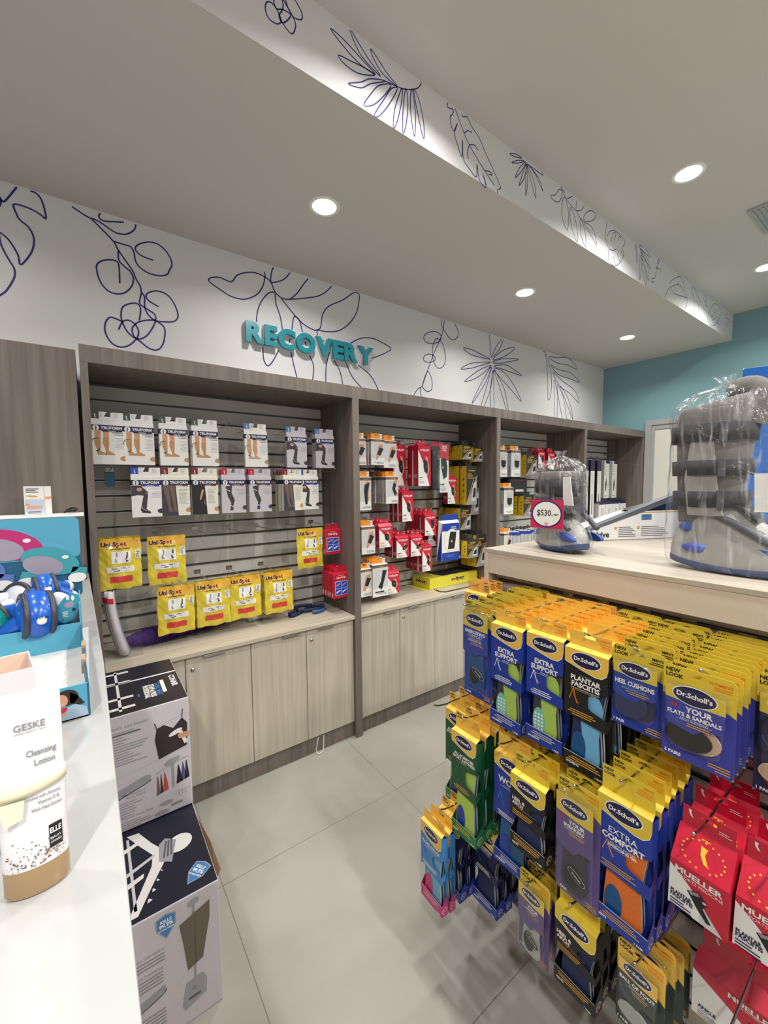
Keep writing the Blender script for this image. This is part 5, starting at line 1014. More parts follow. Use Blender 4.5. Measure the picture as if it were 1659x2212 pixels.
# leaflets at the left end
rt = thing('leaflet_holder', 'clear holder of folded red and white leaflets by the left upright', 'leaflets', (.035, 2.30, .788))
lf = lambda i, t: [(.008*i+.05*t*t, -.02*i, .325-.315*t), (.008*i+.024+.05*t*t, -.02*i+.004, .320-.312*t), (.008*i+.034+.055*t*t, -.02*i+.05, .322-.315*t)]
for i in range(3):
    mb = MB(); mb.loft([lf(i, j/8) for j in range(9)], bone if i % 2 else lilac, True, False, False); mb.build('leaflet', rt, solid=.002)
    mb = MB(); mb.loft([[(a, b_-.0022, c) for a, b_, c in lf(i, t)][:2] for t in (.10, .14, .18)], red_p, True, False, False); mb.build('red_band', rt)
mb = MB(); mb.box(.05, .15, -.05, .07, 0, .13, clear); mb.build('holder', rt)
# framed card behind strap
mb = MB(); mb.box(.93, 1.05, 2.49, 2.495, .79, .93, crimson); G = FR((0, 2.49, 0), (1, 0, 0), (0, 0, 1)); G.rect(mb, .938, 1.042, .80, .92, bone, 1); G.lines(mb, .945, 1.03, .90, 5, .02, .004, pink_p, 2)
tag(mb.build('notice_card'), 'white notice card with red border leaning behind the strap', 'card')
# ================================================================== ON TOP OF THE ISLAND
TZ = 1.3575
shell = mat('pale grey boot shell', '9C9B95', .45, var=.06); liner = mat('grey foam liner', '6F6C69', .85, var=.12, vscale=(60, 60, 60)); bstrap = mat('charcoal boot strap', '2E2F33', .8, var=.2, vscale=(90, 90, 90)); bsole = mat('blue rubber sole', '233A6E', .5); bblue = mat('blue boot vent pad', '3C55A8', .5); bgrey = mat('mid grey rubber', '4C5058', .6)
def foot_ring(t, hh, L_, W_, z):
    """shoe outline half-width at length fraction t (0 heel, 1 toe)"""
    return W_*(.36+.10*math.sin(PI*min(1, t*1.05)))*(1 if .06 < t < .9 else .72)
def walker(name, label, loc, rz, hgt, L_, topo):
    """orthopaedic walker boot, heel at local origin, toe towards -Y"""
    rt = thing(name, label, 'walking boot', loc, rz); W_ = .125
    # rocker sole
    def outline(grow, n=26):
        o = []
        for i in range(n):
            a = 2*PI*i/n; y = -L_/2+(-L_/2)*math.cos(a)*-1; yy = -L_/2-L_/2*math.cos(a+PI)*-1
            t = (1-math.cos(a))/2; wd = W_/2*(.80+.22*math.sin(PI*t))*abs(math.sin(a))**.55*(1 if math.sin(a) > 0 else -1)
            o.append((wd*grow, -L_*t*1.0))
        return o
    mb = MB(); ol = outline(1.0); rk = lambda y: .018*((y+L_*.5)/(L_*.5))**2
    R = []
    for z, g in ((0, .86), (.006, 1.0), (.015, 1.03), (.019, 1.0)): R.append([(x*g, -L_/2+(y+L_/2)*(.96+.04*g), z+rk(y)) for x, y in ol])
    mb.loft(R, bsole, True); mb.build('rocker_sole', rt)
    # shell: foot part rising to ankle
    mb = MB(); R = []
    for z, g, f0, f1 in ((.017, 1.0, 0, 1), (.024, 1.04, -.005, 1.0), (.055, 1.0, .0, .98), (.080, .95, .02, .88), (.110, .88, .05, .70), (.145, .80, .06, .54), (.185, .78, .06, .47), (.22, .80, .05, .46)):
        R.append([(x*g, -(f0+(f1-f0)*(-y/L_))*L_, z+rk(y)*max(0, 1-z*6)) for x, y in ol])
    mb.loft(R, shell, True, True); mb.build('shell', rt, sub=1)
    for s in (-1, 1):
        for cy, cz, ry, rz_, a in ((-.075, .062, .032, .013, 0), (-.215, .058, .045, .013, .15), (-.050, .118, .018, .013, -.3)):
            S = MB(); vs = [Vector((s*(W_*.5*(.93 if cz < .1 else .74)-.001), cy+ry*math.cos(q)*math.cos(a)-rz_*math.sin(q)*math.sin(a), cz+ry*math.cos(q)*math.sin(a)+rz_*math.sin(q))) for q in [2*PI*i/20 for i in range(20)]]
            S.add(vs+[Vector((v.x-s*.012, v.y, v.z)) for v in vs], [tuple(range(20))]+[(i, (i+1) % 20, 20+(i+1) % 20, 20+i) for i in range(20)], bblue, True); S.build('side_vent', rt)
        S = MB(); up = [(-.055, .15), (-.135, .15), (-.120, .22), (-.105, hgt*.80), (-.060, hgt*.84), (-.045, .25)]
        S.add([(s*.064, y, z) for y, z in up]+[(s*.057, y, z) for y, z in up], [tuple(range(6)), tuple(range(6, 12))[::-1]]+[(i, (i+1) % 6, 6+(i+1) % 6, 6+i) for i in range(6)], shell); S.build('upright_stay', rt, bevel=.003)
    # liner leg
    mb = MB(); R = []; n = 28
    for z, rx, ry, cy in ((.13, .050, .070, -.085), (.20, .052, .074, -.085), (.28, .056, .080, -.088), (hgt*.8, .062, .088, -.092), (hgt*.93, .064, .092, -.094), (hgt, .058, .086, -.094), (hgt-.004, .044, .070, -.094), (hgt-.05, .038, .06, -.094)):
        R.append([(rx*math.cos(2*PI*i/n)+.002*math.sin(5*2*PI*i/n), cy+ry*math.sin(2*PI*i/n), z+(.018*math.cos(2*PI*i/n+1) if z > hgt*.9 and topo else 0)) for i in range(n)])
    mb.loft(R, liner, True, False); mb.build('foam_liner', rt, sub=1)
    if topo:
        mb = MB(); mb.tube(spline([(.0, -.17, hgt-.07), (.0, -.19, hgt-.01), (.0, -.165, hgt+.022), (.01, -.12, hgt+.018)], k=5), [.026]*16, liner, 14); mb.build('rolled_collar', rt)
    # straps
    for z0, hh in [(hgt*.80, .045), (hgt*.60, .040), (hgt*.42, .042)]:
        mb = MB(); R = []
        for z in (z0-hh/2, z0+hh/2): 
            q = (z-.13)/(hgt-.13); rx = .066+.003*q; ry = .080+.018*q
            R.append([(rx*math.cos(2*PI*i/n), -.088+ry*math.sin(2*PI*i/n), z) for i in range(n)])
        mb.loft(R, bstrap, True, False); sp = mb.build('strap', rt, solid=.006)
        mb = MB(); mb.box(-.073, -.064, -.135, -.120, z0-hh/2-.004, z0+hh/2+.004, bgrey); mb.build('buckle', sp, bevel=.002)
    mb = MB(); P = spline([(-W_*.40, -.12, .15), (-W_*.44, -.17, .125), (-W_*.44, -.23, .085)], k=5); mb.tube(P, [.009]*len(P), bgrey, 8); P = spline([(W_*.40, -.12, .15), (W_*.44, -.17, .125), (W_*.44, -.23, .085)], k=5); mb.tube(P, [.009]*len(P), bgrey, 8); mb.build('shell_trim', rt)
    mb = MB(); mb.hexa([(-.045, -.20, .135), (.045, -.20, .135), (.045, -.13, .20), (-.045, -.13, .20), (-.04, -.19, .155), (.04, -.19, .155), (.04, -.115, .215), (-.04, -.115, .215)], bstrap); mb.build('instep_strap', rt, bevel=.004)
    # paper leaflet inside
    mb = MB(); mb.hexa([(-.050, -.245, .165), (-.050, -.192, .165), (-.048, -.192, .165), (-.048, -.245, .165), (-.050, -.225, .26), (-.050, -.188, .26), (-.048, -.188, .26), (-.048, -.225, .26)], bone); mb.build('instruction_leaflet', rt)
    return rt
def bag(name, label, loc, rz, R, seed, fold=.004, cat='plastic bag', nseg=84, parent=None):
    """clear bag gathered at the top; R = list of (z, cx, cy, rx, ry)"""
    rnd = random.Random(seed); ph = [rnd.uniform(0, 6) for _ in range(12)]; mb = MB(); rings = []; K = len(R); sm = spline(R, k=5)
    zt = sm[-1][0]; z0 = sm[0][0]
    for j, (z, cx, cy, rx, ry) in enumerate(sm):
        t = (z-z0)/(zt-z0); g = fold*(.35+1.6*t**2)
        ring = []
        for i in range(nseg):
            a = 2*PI*i/nseg; d = g*(math.sin(9*a+ph[0]+t*1.5)+.7*math.sin(17*a+ph[1]-t*3)+.5*math.sin(29*a+ph[2]+3*t)+.6*math.sin(5*a+ph[3]+t*9))*min(1, rx*25) + .0016*math.sin(40*t+4*a+ph[4])
            ring.append((cx+(rx+d)*math.cos(a), cy+(ry+d)*math.sin(a), z+.0025*math.sin(7*a+ph[5])*(1-abs(2*t-1))*2))
        rings.append(ring)
    mb.loft(rings, wrap, True, False); mb.add(rings[0], [tuple(range(nseg))[::-1]], wrap)
    o = mb.build(name, parent); 
    if not parent: o.location = loc; o.rotation_euler = (0, 0, rz); tag(o, label, cat)
    return o
B2 = (1.39, .476, TZ)
walker('walker_boot', 'tall grey walker boot with three charcoal straps at right edge', B2, 0, .462, .33, True)
bag('clear_bag', 'large clear crinkled bag around the tall walker boot', B2, 0, [(.0015, 0, -.165, .060, .165), (.03, 0, -.165, .078, .182), (.09, 0, -.155, .080, .175), (.16, 0, -.13, .080, .145), (.25, 0, -.115, .082, .125), (.36, 0, -.110, .082, .118), (.44, 0, -.105, .080, .108), (.475, 0, -.12, .055, .080), (.487, 0, -.12, .026, .042), (.500, -.005, -.115, .010, .013), (.520, -.01, -.105, .018, .022)], 4, .0032)
B1 = (1.43, .925, TZ)
walker('walker_boot', 'small grey walker boot behind the price card', B1, -.42, .285, .235, False)
bag('clear_bag', 'clear bag gathered to a point around the small walker boot', B1, -.42, [(.0015, 0, -.115, .050, .112), (.03, 0, -.115, .074, .135), (.08, 0, -.11, .074, .122), (.16, 0, -.10, .072, .112), (.23, 0, -.10, .072, .110), (.285, 0, -.10, .066, .098), (.318, 0, -.10, .040, .055), (.335, 0, -.10, .012, .014), (.355, .0, -.10, .016, .020)], 9, .0040)
# price card
rt = thing('price_card', 'red square card reading $530 in a blue ringed white oval', 'price card', (1.262, .803, 1.444), GR)
G = FR((0, 0, 0), (1, 0, 0), (0, 0, 1)); mb = MB(); mb.box(-.059, .059, 0, .0012, 0, .097, mat('raspberry card', 'D02A52', .4)); blue_ring = mat('blue ring print', '2B2F7E', .4)
G.ell(mb, 0, .049, .055, .046, blue_ring, 1, 40); G.ell(mb, 0, .049, .050, .041, white_p, 2, 40)
G.text(mb, '$530.', -.006, .043, .020, black_p, 3, .012, 'c', .060, sx=.9); G.stroke(mb, [(.026, .046), (.030, .049), (.033, .046), (.038, .049), (.042, .047)], .003, black_p, 3)
G.ell(mb, 0, .016, .0070, .006, crimson, 3, 16); G.ell(mb, 0, .016, .0058, .005, white_p, 4, 16); G.text(mb, 'A', 0, .013, .006, crimson, 5, True)
o = mb.build('printed_card', rt); rt.rotation_euler = (0, 0, GR+.06)
# long wedge carton with grey lid edge
rt = thing('medical_carton', 'long white carton with sloping grey lid edge between the two bagged boots', 'carton', (1.681, .862, TZ+.0005), -.437)
navyc = mat('midnight navy card', '171B33', .4); gsh = mat('silver grey card edge', '55585F', .45)
mb = MB(); F = FR((0, 0, 0), (1, 0, 0), (0, 0, 1)); mb.prism(F, [(0, 0), (.75, 0), (.75, .118), (.25, .118), (0, .050)], 0, -.12, bone)
F.text(mb, 'drive', .012, .012, .024, black_p, 2, .03, 'l', .085); F.rect(mb, .22, .75, .110, .114, gold_p, 2)
for xx, w1 in ((.105, .095), (.215, .14)):
    F.rect(mb, xx, xx+.013, .042, .054, gold_p, 2); F.lines(mb, xx+.020, xx+.020+w1, .050, 6, .0078, .0028, greyband, 2)
F.rect(mb, .235, .285, .080, .104, mat('steel blue barcode', '5D84A8', .45), 2); F.lines(mb, .240, .280, .098, 3, .006, .002, navy_p, 3)
mb.build('printed_base', rt)
mb = MB(); mb.hexa([(-.012, -.004, .040), (.42, -.004, .168), (.42, .03, .168), (-.012, .03, .040), (-.012, -.004, .050), (.42, -.004, .196), (.42, .03, .196), (-.012, .03, .050)], gsh)
mb.hexa([(.22, .004, .119), (.45, .004, .119), (.45, .11, .119), (.22, .11, .119), (.24, .004, .122), (.45, .004, .165), (.45, .11, .165), (.24, .11, .122)], navyc)
mb.build('open_lid', rt)
rt = thing('tall_blue_carton', 'tall glossy blue carton standing behind the tall boot', 'carton', (1.93, .40, TZ), .25)
mb = MB(); gb = mat('glossy royal blue card', '1C5AA8', .2, coat=.6); gn = mat('glossy navy card', '121C4C', .2, coat=.6); mb.box(-.05, .25, -.14, .06, 0, .63, gb); mb.box(-.0512, .2, -.1412, -.085, 0, .6305, gn); mb.build('carton', rt, bevel=.002)

# ================================================================== STEAMER CARTONS BY THE COUNTER
ink_w = mat('carton white face', 'C9C3CB', .45, var=.03); ink_n = mat('carton navy face', '14172A', .35, var=.1); khk = mat('khaki trouser print', '6A5F52', .55); tanktop = mat('dark maroon top print', '33232A', .5); steelp = mat('printed steel grey', '9A9AA2', .5); shield = mat('blue shield print', '3F7FC0', .4)
def shield_art(F, mb, x, z, s, L=3, rot=0):
    c, n_ = math.cos(rot), math.sin(rot); P = lambda pts: [(x+a*c-b_*n_, z+a*n_+b_*c) for a, b_ in pts]
    F.poly(mb, P([(-.5*s, .55*s), (0, .7*s), (.5*s, .55*s), (.48*s, -.1*s), (0, -.75*s), (-.48*s, -.1*s)]), steelp, L); F.poly(mb, P([(-.44*s, .5*s), (0, .63*s), (.44*s, .5*s), (.42*s, -.08*s), (0, -.66*s), (-.42*s, -.08*s)]), shield, L+1)
    for t, y, h in (('KILLS', .24, .17), ('99.9%', -.02, .2), ('OF BACTERIA', -.2, .09)): q = P([(0, y*s)])[0]; F.text(mb, t, q[0], q[1], h*s, white_p, L+2, True, 'c', s*.8, rot=rot)
def steamer(name, label, y0, y1, z0, z1, upper):
    X0, X1 = -.33, .270; rt = thing(name, label, 'carton', (0, 0, 0)); mb = MB()
    mb.box(X0, X1, y0, y1, z0, z1, ink_w); mb.box(X0+.0005, X1+.0006, y0+.0005, y1, z0+.001, z1-.0005, ink_w); mb.build('carton', rt, bevel=.003)
    F = FR((0, y0, 0), (1, 0, 0), (0, 0, 1)); U = FR((0, 0, z1), (1, 0, 0), (0, 1, 0)); f = MB(); u = MB(); H = z1-z0; D = y1-y0
    U.rect(u, X0+.003, X1-.002, y0+.003, y1-.003, ink_n, 1)
    if upper:
        F.text(f, 'Fast Steam, Last Results', .135, z1-.045, .010, steelp, 3, False, 'r', .2); F.lines(f, -.05, .135, z1-.060, 13, .0095, .0032, steelp, 3, 'l')
        F.lines(f, -.04, .12, z1-.068, 1, .0095, .0040, greyband, 4, 'l')
        F.poly(f, [(.162, z1-.085), (.185, z1-.078), (.215, z1-.100), (.245, z1-.070), (.262, z1-.095), (.258, z1-.180), (.165, z1-.200), (.155, z1-.125)], tanktop, 3)
        F.stroke(f, [(.162, z1-.085), (.156, z1-.062)], .003, tanktop, 3, sm=False); F.stroke(f, [(.245, z1-.070), (.248, z1-.038)], .003, tanktop, 3, sm=False); F.stroke(f, [(.15, z1-.080), (.262, z1-.056)], .0008, steelp, 2, sm=False)
        F.ell(f, .222, z1-.118, .024, .0085, bone, 5, 20, .35); F.poly(f, [(.232, z1-.122), (.244, z1-.118), (.262, z1-.168), (.250, z1-.172)], bone, 5); F.poly(f, [(.228, z1-.128), (.250, z1-.126), (.268, z1-.128), (.268, z1-.146), (.245, z1-.148), (.232, z1-.145)], skin_p, 6)
        F.poly(f, [(X0+.01, z1-.268), (.265, z1-.185), (.265, z1-.183), (X0+.01, z1-.266)], lgrey_p, 3)
        F.poly(f, [(-.05, z1-.288), (.120, z1-.240), (.138, z1-.246), (.136, z1-.262), (.118, z1-.272), (-.05, z1-.318)], steelp, 3); F.stroke(f, [(-.05, z1-.318), (.118, z1-.272), (.136, z1-.262)], .0025, blk_f, 4)
        F.box if False else None
        F.rect(f, .204, .212, z1-.322, z1-.225, steelp, 4); F.ell(f, .208, z1-.222, .026, .011, steelp, 5, 18, .25); F.stroke(f, [(.155, z1-.250), (.208, z1-.228), (.262, z1-.224)], .0012, steelp, 3, sm=False); F.stroke(f, [(.155, z1-.252), (.262, z1-.222)], .0008, grey_p, 3, sm=False)
        for x, w_, c_ in ((.157, .008, khk), (.168, .006, tanktop), (.180, .012, mat('coral garment print', 'B4503C', .5)), (.225, .014, blk_f), (.240, .012, mat('slate garment print', '4A5478', .5)), (.252, .010, blk_f)): F.poly(f, [(x, z1-.250+(x-.2)*.25), (x+.002, z1-.250+(x-.2)*.25), (x+w_*.7, z1-.285+(x-.2)*.2), (x+w_, z1-.318+(x-.2)*.25), (x-w_*.5, z1-.322+(x-.2)*.25)], c_, 4)
        F.text(f, 'The Standard', .118, z1-.292, .009, steelp, 3, False, 'r', .14); F.text(f, 'Float Stand', .118, z1-.304, .009, steelp, 3, False, 'r', .14); F.lines(f, .0, .118, z1-.316, 6, .0095, .003, steelp, 3, 'l')
        F.text(f, 'Great Results Made Easy', .140, z1-.374, .009, steelp, 3, False, 'r', .2); F.lines(f, .0, .145, z1-.386, 4, .008, .003, steelp, 3)
        for k in range(4): F.stroke(f, [(.215+k*.011, z1-.345), (.226+k*.011, z1-.343), (.226+k*.011, z1-.360), (.215+k*.011, z1-.362), (.215+k*.011, z1-.345)], .0008, grey_p, 3, sm=False)
        F.ell(f, .183, z1-.372, .022, .008, steelp, 3, 16); F.ell(f, .166, z1-.402, .024, .008, steelp, 3, 16); F.rect(f, .198, .235, z1-.392, z1-.384, grey_p, 3)
        yc = (y0+y1)/2
        U.rect(u, .02, X1-.004, yc+.055, yc+.066, bone, 2); U.rect(u, .055, .064, y0+.03, y1-.02, bone, 2)
        for yy in (y0+.045, y0+.125, y0+.27, y1-.05): U.rect(u, .02, .105, yy, yy+.018, bone, 2)
        U.text(u, 'CONAIR', .236, yc-.030, .020, bone, 3, True, 'c', .11, rot=-PI/2); U.rect(u, .200, .213, yc-.115, yc+.0, amber_foil if False else ivory, 3)
        for t, x, c_ in (('DUAL HEAT', .180, shield), ('STEAM & PRESS', .160, bone), ('PROFESSIONAL', .140, bone)): U.text(u, t, x, yc-.075, .017, c_, 3, True, 'c', .115, rot=-PI/2)
        U.text(u, 'style', .118, yc-.09, .009, shield, 3, True, 'c', .05, rot=-PI/2)
    else:
        shield_art(F, f, .125, z1-.052, .052)
        F.text(f, 'Patented Aluminum Ultraplate', .118, z1-.118, .009, steelp, 3, False, 'r', .19); F.lines(f, -.03, .118, z1-.130, 3, .010, .0034, grey_p, 3, 'r'); F.text(f, 'Garment Steaming', .112, z1-.172, .009, steelp, 3, False, 'r', .19); F.lines(f, -.03, .112, z1-.184, 4, .010, .0034, grey_p, 3, 'r')
        F.poly(f, [(-.02, z1-.262), (.095, z1-.232), (.115, z1-.226), (.118, z1-.240), (.100, z1-.256), (-.02, z1-.290)], steelp, 3); F.stroke(f, [(-.02, z1-.290), (.10, z1-.256), (.118, z1-.240)], .0025, blk_f, 4)
        F.lines(f, -.03, .115, z1-.300, 9, .0105, .0036, grey_p, 3, 'r')
        F.poly(f, [(.158, z1-.075), (.242, z1-.045), (.240, z1-.10), (.218, z1-.215), (.176, z1-.230), (.168, z1-.150)], khk, 3); F.stroke(f, [(.20, z1-.07), (.198, z1-.22)], .0010, tanktop, 4)
        F.stroke(f, [(.150, z1-.072), (.155, z1-.058), (.195, z1-.035), (.235, z1-.028), (.247, z1-.040), (.150, z1-.074)], .0018, lgrey_p, 3, sm=False); F.ell(f, .197, z1-.025, .017, .010, steelp, 4, 16, .3); F.rect(f, .193, .200, z1-.06, z1-.03, steelp, 3)
        F.rect(f, .192, .199, z1-.265, z1-.222, steelp, 3); F.poly(f, [(.170, z1-.268), (.215, z1-.262), (.226, z1-.288), (.224, z1-.330), (.165, z1-.350), (.158, z1-.330)], steelp, 4); F.rect(f, .175, .208, z1-.325, z1-.317, greyband, 5); F.ell(f, .191, z1-.295, .008, .008, grey_p, 5, 12)
        F.stroke(f, [(.185, z1-.245), (.165, z1-.24), (.150, z1-.252), (.160, z1-.265), (.185, z1-.266)], .0014, lgrey_p, 3)
        # top art: hanger with steamer head
        U.poly(u, [(.02, y0+.02), (.06, y0+.02), (.105, y0+.10), (.145, y0+.165), (.150, y0+.215), (.120, y0+.27), (.09, y0+.34), (.055, y0+.345), (.085, y0+.28), (.118, y0+.215), (.110, y0+.17), (.07, y0+.09), (.04, y0+.03)], bone, 2)
        U.ell(u, .197, y0+.215, .040, .036, bone, 3, 26, .4); U.poly(u, [(.132, y0+.175), (.165, y0+.150), (.190, y0+.235), (.160, y0+.262), (.140, y0+.245)], steelp, 4)
        for k in range(3): U.poly(u, [(.143+k*.011, y0+.18), (.148+k*.011, y0+.178), (.164+k*.008, y0+.245), (.159+k*.008, y0+.248)], greyband, 5)
        U.poly(u, [(.03, y0+.165), (.125, y0+.205), (.125, y0+.216), (.03, y0+.180)], lgrey_p, 3); U.rect(u, .052, .060, y0+.04, y0+.33, lgrey_p, 2)
        for yy in (y0+.12, y0+.265): U.poly(u, [(.03, yy), (.085, yy+.022), (.088, yy+.038), (.03, yy+.020)], bone, 3)
        for k in range(4): U.poly(u, [(.085+k*.016, y0+.045+k*.030), (.099+k*.013, y0+.050+k*.028), (.090+k*.014, y0+.060+k*.028)], bone, 3)
        shield_art(U, u, .222, y0+.065, .056, 3, -.9)
        e = MB(); e.add([(X1, y0+.015, z1-.004), (X1+.012, y0+.02, z1+.012), (X1+.010, y0+.14, z1+.016), (X1, y0+.30, z1-.002)], [(0, 1, 2, 3)], mat('torn cardboard', '8A6B4E', .8)); e.build('torn_flap', rt, solid=.002)
    f.build('front_print', rt, recalc=False); u.build('top_print', rt, recalc=False)
steamer('steamer_carton', 'lower navy topped carton with hanging trousers printed on front, on the floor', 1.254, 1.672, .0, .397, False)
steamer('steamer_carton', 'upper navy topped carton with dark camisole printed on front', 1.626, 2.046, .400, .816, True)
mb = MB(); mb.box(-.33, .262, 1.678, 2.04, 0, .398, ink_w); tag(mb.build('plain_carton', bevel=.003), 'pale carton under the upper carton, hidden behind the lower one', 'carton')

# ================================================================== LEFT COUNTER GOODS
CZ = 1.2412
# --- cleansing lotion tube
tube_w = mat('white lotion tube', 'E4E2E6', .3, coat=.3); tan = mat('tan tube cap', 'A0835C', .35, coat=.2); tape = mat('translucent cream tape', 'E9E3C4', .35); slv = mat('silver grey lettering', '85888E', .35)
rt = thing('lotion_tube', 'white squeeze tube standing on tan cap, wrapped with cream tape', 'lotion tube', (-.052, .466, CZ), .0)
def tsec(z, rx, ry, n=32): return [(rx*math.cos(2*PI*i/n), ry*math.sin(2*PI*i/n), z) for i in range(n)]
RXT, RYT = .0230, .0115
mb = MB(); mb.loft([tsec(.0, RXT*.93, RYT*.93), tsec(.003, RXT, RYT), tsec(.025, RXT, RYT)], tan, True); mb.build('cap', rt)
mb = MB(); mb.loft([tsec(.0252, RXT*.99, RYT*.99), tsec(.029, RXT*1.0, RYT), tsec(.10, RXT*1.03, RYT*.62), tsec(.155, RXT*1.02, RYT*.16), tsec(.168, RXT*1.02, RYT*.06), tsec(.181, RXT*1.02, RYT*.05)], tube_w, True); mb.build('tube_body', rt)
def tw(a, b_):
    q = max(0, 1-(a/RXT/1.08)**2)**.5; r = RYT*(1-.38*min(1, max(0, (b_-.026)/.074))) if b_ < .10 else RYT*(.62-.46*min(1, (b_-.10)/.055)) if b_ < .155 else RYT*.10
    return r*q+.0003
G = FR((0, 0, 0), (1, 0, 0), (0, 0, 1), tw); mb = MB()
G.text(mb, 'GESKE', .0015, .1475, .0056, slv, 2, .01, 'c', .0215); G.text(mb, 'GERMAN BEAUTY TECH', .0015, .1445, .0016, slv, 2, False, 'c', .0215)
G.text(mb, 'Cleansing', .0085, .1235, .0054, slv, 2, .012, 'c', .0205, sx=.9); G.text(mb, 'Lotion', .0105, .1145, .0054, slv, 2, .012, 'c', .0140, sx=.9)
G.text(mb, 'Enriched with Almond,', .0075, .0855, .0032, slv, 2, .01, 'c', .0250); G.text(mb, 'Vitamin E &', .0115, .080, .0032, slv, 2, .01, 'c', .015); G.text(mb, 'Witch Hazel Extract', .0100, .0745, .0032, slv, 2, .01, 'c', .021)
G.rect(mb, .0105, .0195, .0370, .0580, black_p, 2); G.text(mb, 'ELLE', .015, .0505, .0046, bone, 4, True, 'c', .0078); G.text(mb, 'BEAUTY', .015, .0450, .0018, lgrey_p, 4, True, 'c', .0075); G.text(mb, 'AWARD', .015, .0415, .0018, lgrey_p, 4, True, 'c', .0075)
rn = random.Random(3); brown = mat('brown speckle print', '6E5A44', .5)
for i in range(150):
    a = rn.uniform(-.019, .021); b_ = .027+abs(rn.gauss(0, .010)); r_ = rn.uniform(.0002, .0009); G.ell(mb, a, b_, r_, r_*.8, brown, 2, 6)
mb.build('tube_print', rt, recalc=False)
mb = MB(); n = 32; R = [[(x*1.015, y*1.05-.0003, z+x*.15) for x, y, z in tsec(zz, RXT*1.035, RYT*rr)] for zz, rr in ((.091, .78), (.097, .72), (.103, .66))]; mb.loft(R, tape, True, False); mb.add([(-.022, -.0098, .090), (-.004, -.0122, .090), (-.006, -.0125, .074), (-.018, -.0115, .070)], [(0, 1, 2, 3)], tape); mb.build('tape_band', rt, solid=.0005)
# grey packet behind tube
rt = thing('foil_packet', 'small grey printed packet behind the lotion tube', 'packet', (-.105, .53, CZ)); mb = MB(); mb.box(-.03, .030, 0, .012, 0, .050, steelp); G = FR((0, 0, 0), (1, 0, 0), (0, 0, 1)); G.lines(mb, -.02, .026, .04, 5, .008, .003, greyband, 1); mb.build('packet', rt)
# --- open white carton with brand lettering
rt = thing('open_white_carton', 'open white carton with grey lettering and peach inside behind the tube', 'carton', (-.118, .60, CZ), .16)
pw = mat('white matte card', 'DDDBE0', .5); peach = mat('peach card inside', 'E6C9B4', .55)
mb = MB(); a0, a1, d1, hh = -.075, .060, .065, .152; t_ = .0012
for bx_ in ((a0, a1, 0, t_), (a0, a1, d1-t_, d1), (a0, a0+t_, t_, d1-t_), (a1-t_, a1, t_, d1-t_)): mb.box(bx_[0], bx_[1], bx_[2], bx_[3], 0, hh, pw)
mb.box(a0+t_, a1-t_, t_+.0002, t_+.0006, .02, hh-.0005, peach); mb.box(a0+t_, a1-t_, d1-t_-.0006, d1-t_-.0002, .02, hh-.0005, peach); mb.box(a0+t_, a1-t_, t_, d1-t_, 0, .02, pw)
mb.build('carton_body', rt)
mb = MB(); G = FR((0, 0, 0), (1, 0, 0), (0, 0, 1)); G.text(mb, 'GESKE', .030, .118, .0082, slv, 2, .01, 'c', .042); G.text(mb, 'GERMAN BEAUTY TECH', .030, .113, .0022, slv, 2, False, 'c', .042); mb.build('lettering', rt, recalc=False)
mb = MB(); mb.hexa([(a0, d1, hh), (a1-.05, d1, hh), (a1-.05, d1+.001, hh), (a0, d1+.001, hh), (a0, d1+.012, hh+.03), (a1-.045, d1+.012, hh+.024), (a1-.045, d1+.013, hh+.024), (a0, d1+.013, hh+.03)], pw); mb.build('raised_flap', rt)
# --- massager display tray
aqua = mat('aqua display card', '4FA0BC', .45); aqua_d = mat('petrol display card', '1E5A7A', .45); kraft = mat('kraft card edge', 'A98F6F', .7); whitec = mat('white card inside', 'DAD8D4', .6, var=.06, vscale=(30, 30, 30))
rt = thing('display_tray', 'aqua cardboard counter display with header card and open front compartment', 'display', (0, 0, 0))
XA, XB = -.52, -.013; yf, ym, yb = .778, 1.12, 1.27
mb = MB(); mb.box(XA, XB, yf, yb, CZ, CZ+.002, whitec); mb.box(XA, XB, yf, yf+.003, CZ, CZ+.052, aqua); mb.box(XA+.003, XB-.003, yf+.0031, yf+.004, CZ+.002, CZ+.050, whitec); mb.build('front_wall', rt)
G = FR((0, yf, 0), (1, 0, 0), (0, 0, 1)); mb = MB(); bx = -.040; zc_ = CZ
hair = mat('dark hair print', '2A1D1C', .5); denim = mat('pale denim print', '9DB4C8', .5)
G.ell(mb, bx, zc_+.036, .0145, .0125, hair, 2, 20); G.poly(mb, [(bx+.004, zc_+.044), (bx+.014, zc_+.036), (bx+.022, zc_+.022), (bx+.012, zc_+.020), (bx+.004, zc_+.028)], hair, 2); G.ell(mb, bx-.006, zc_+.033, .0075, .0100, skin_p, 3, 16, .1); G.poly(mb, [(bx-.018, zc_+.002), (bx+.026, zc_+.002), (bx+.024, zc_+.016), (bx+.010, zc_+.024), (bx-.004, zc_+.020), (bx-.012, zc_+.012)], denim, 4)
G.ell(mb, bx-.008, zc_+.012, .006, .005, skin_p, 5, 12, .5); G.ell(mb, bx-.005, zc_+.018, .006, .0035, crimson, 6, 12, .4); G.stroke(mb, [(bx-.010, zc_+.029), (bx-.006, zc_+.0275), (bx-.003, zc_+.0295)], .0008, bone, 6); mb.build('photo_print', rt, recalc=False)
mb = MB()
def sidew(x, m, x2): mb.hexa([(x, yf, CZ), (x, yb, CZ), (x2, yb, CZ), (x2, yf, CZ), (x, yf, CZ+.052), (x, yb, CZ+.15), (x2, yb, CZ+.15), (x2, yf, CZ+.052)], m)
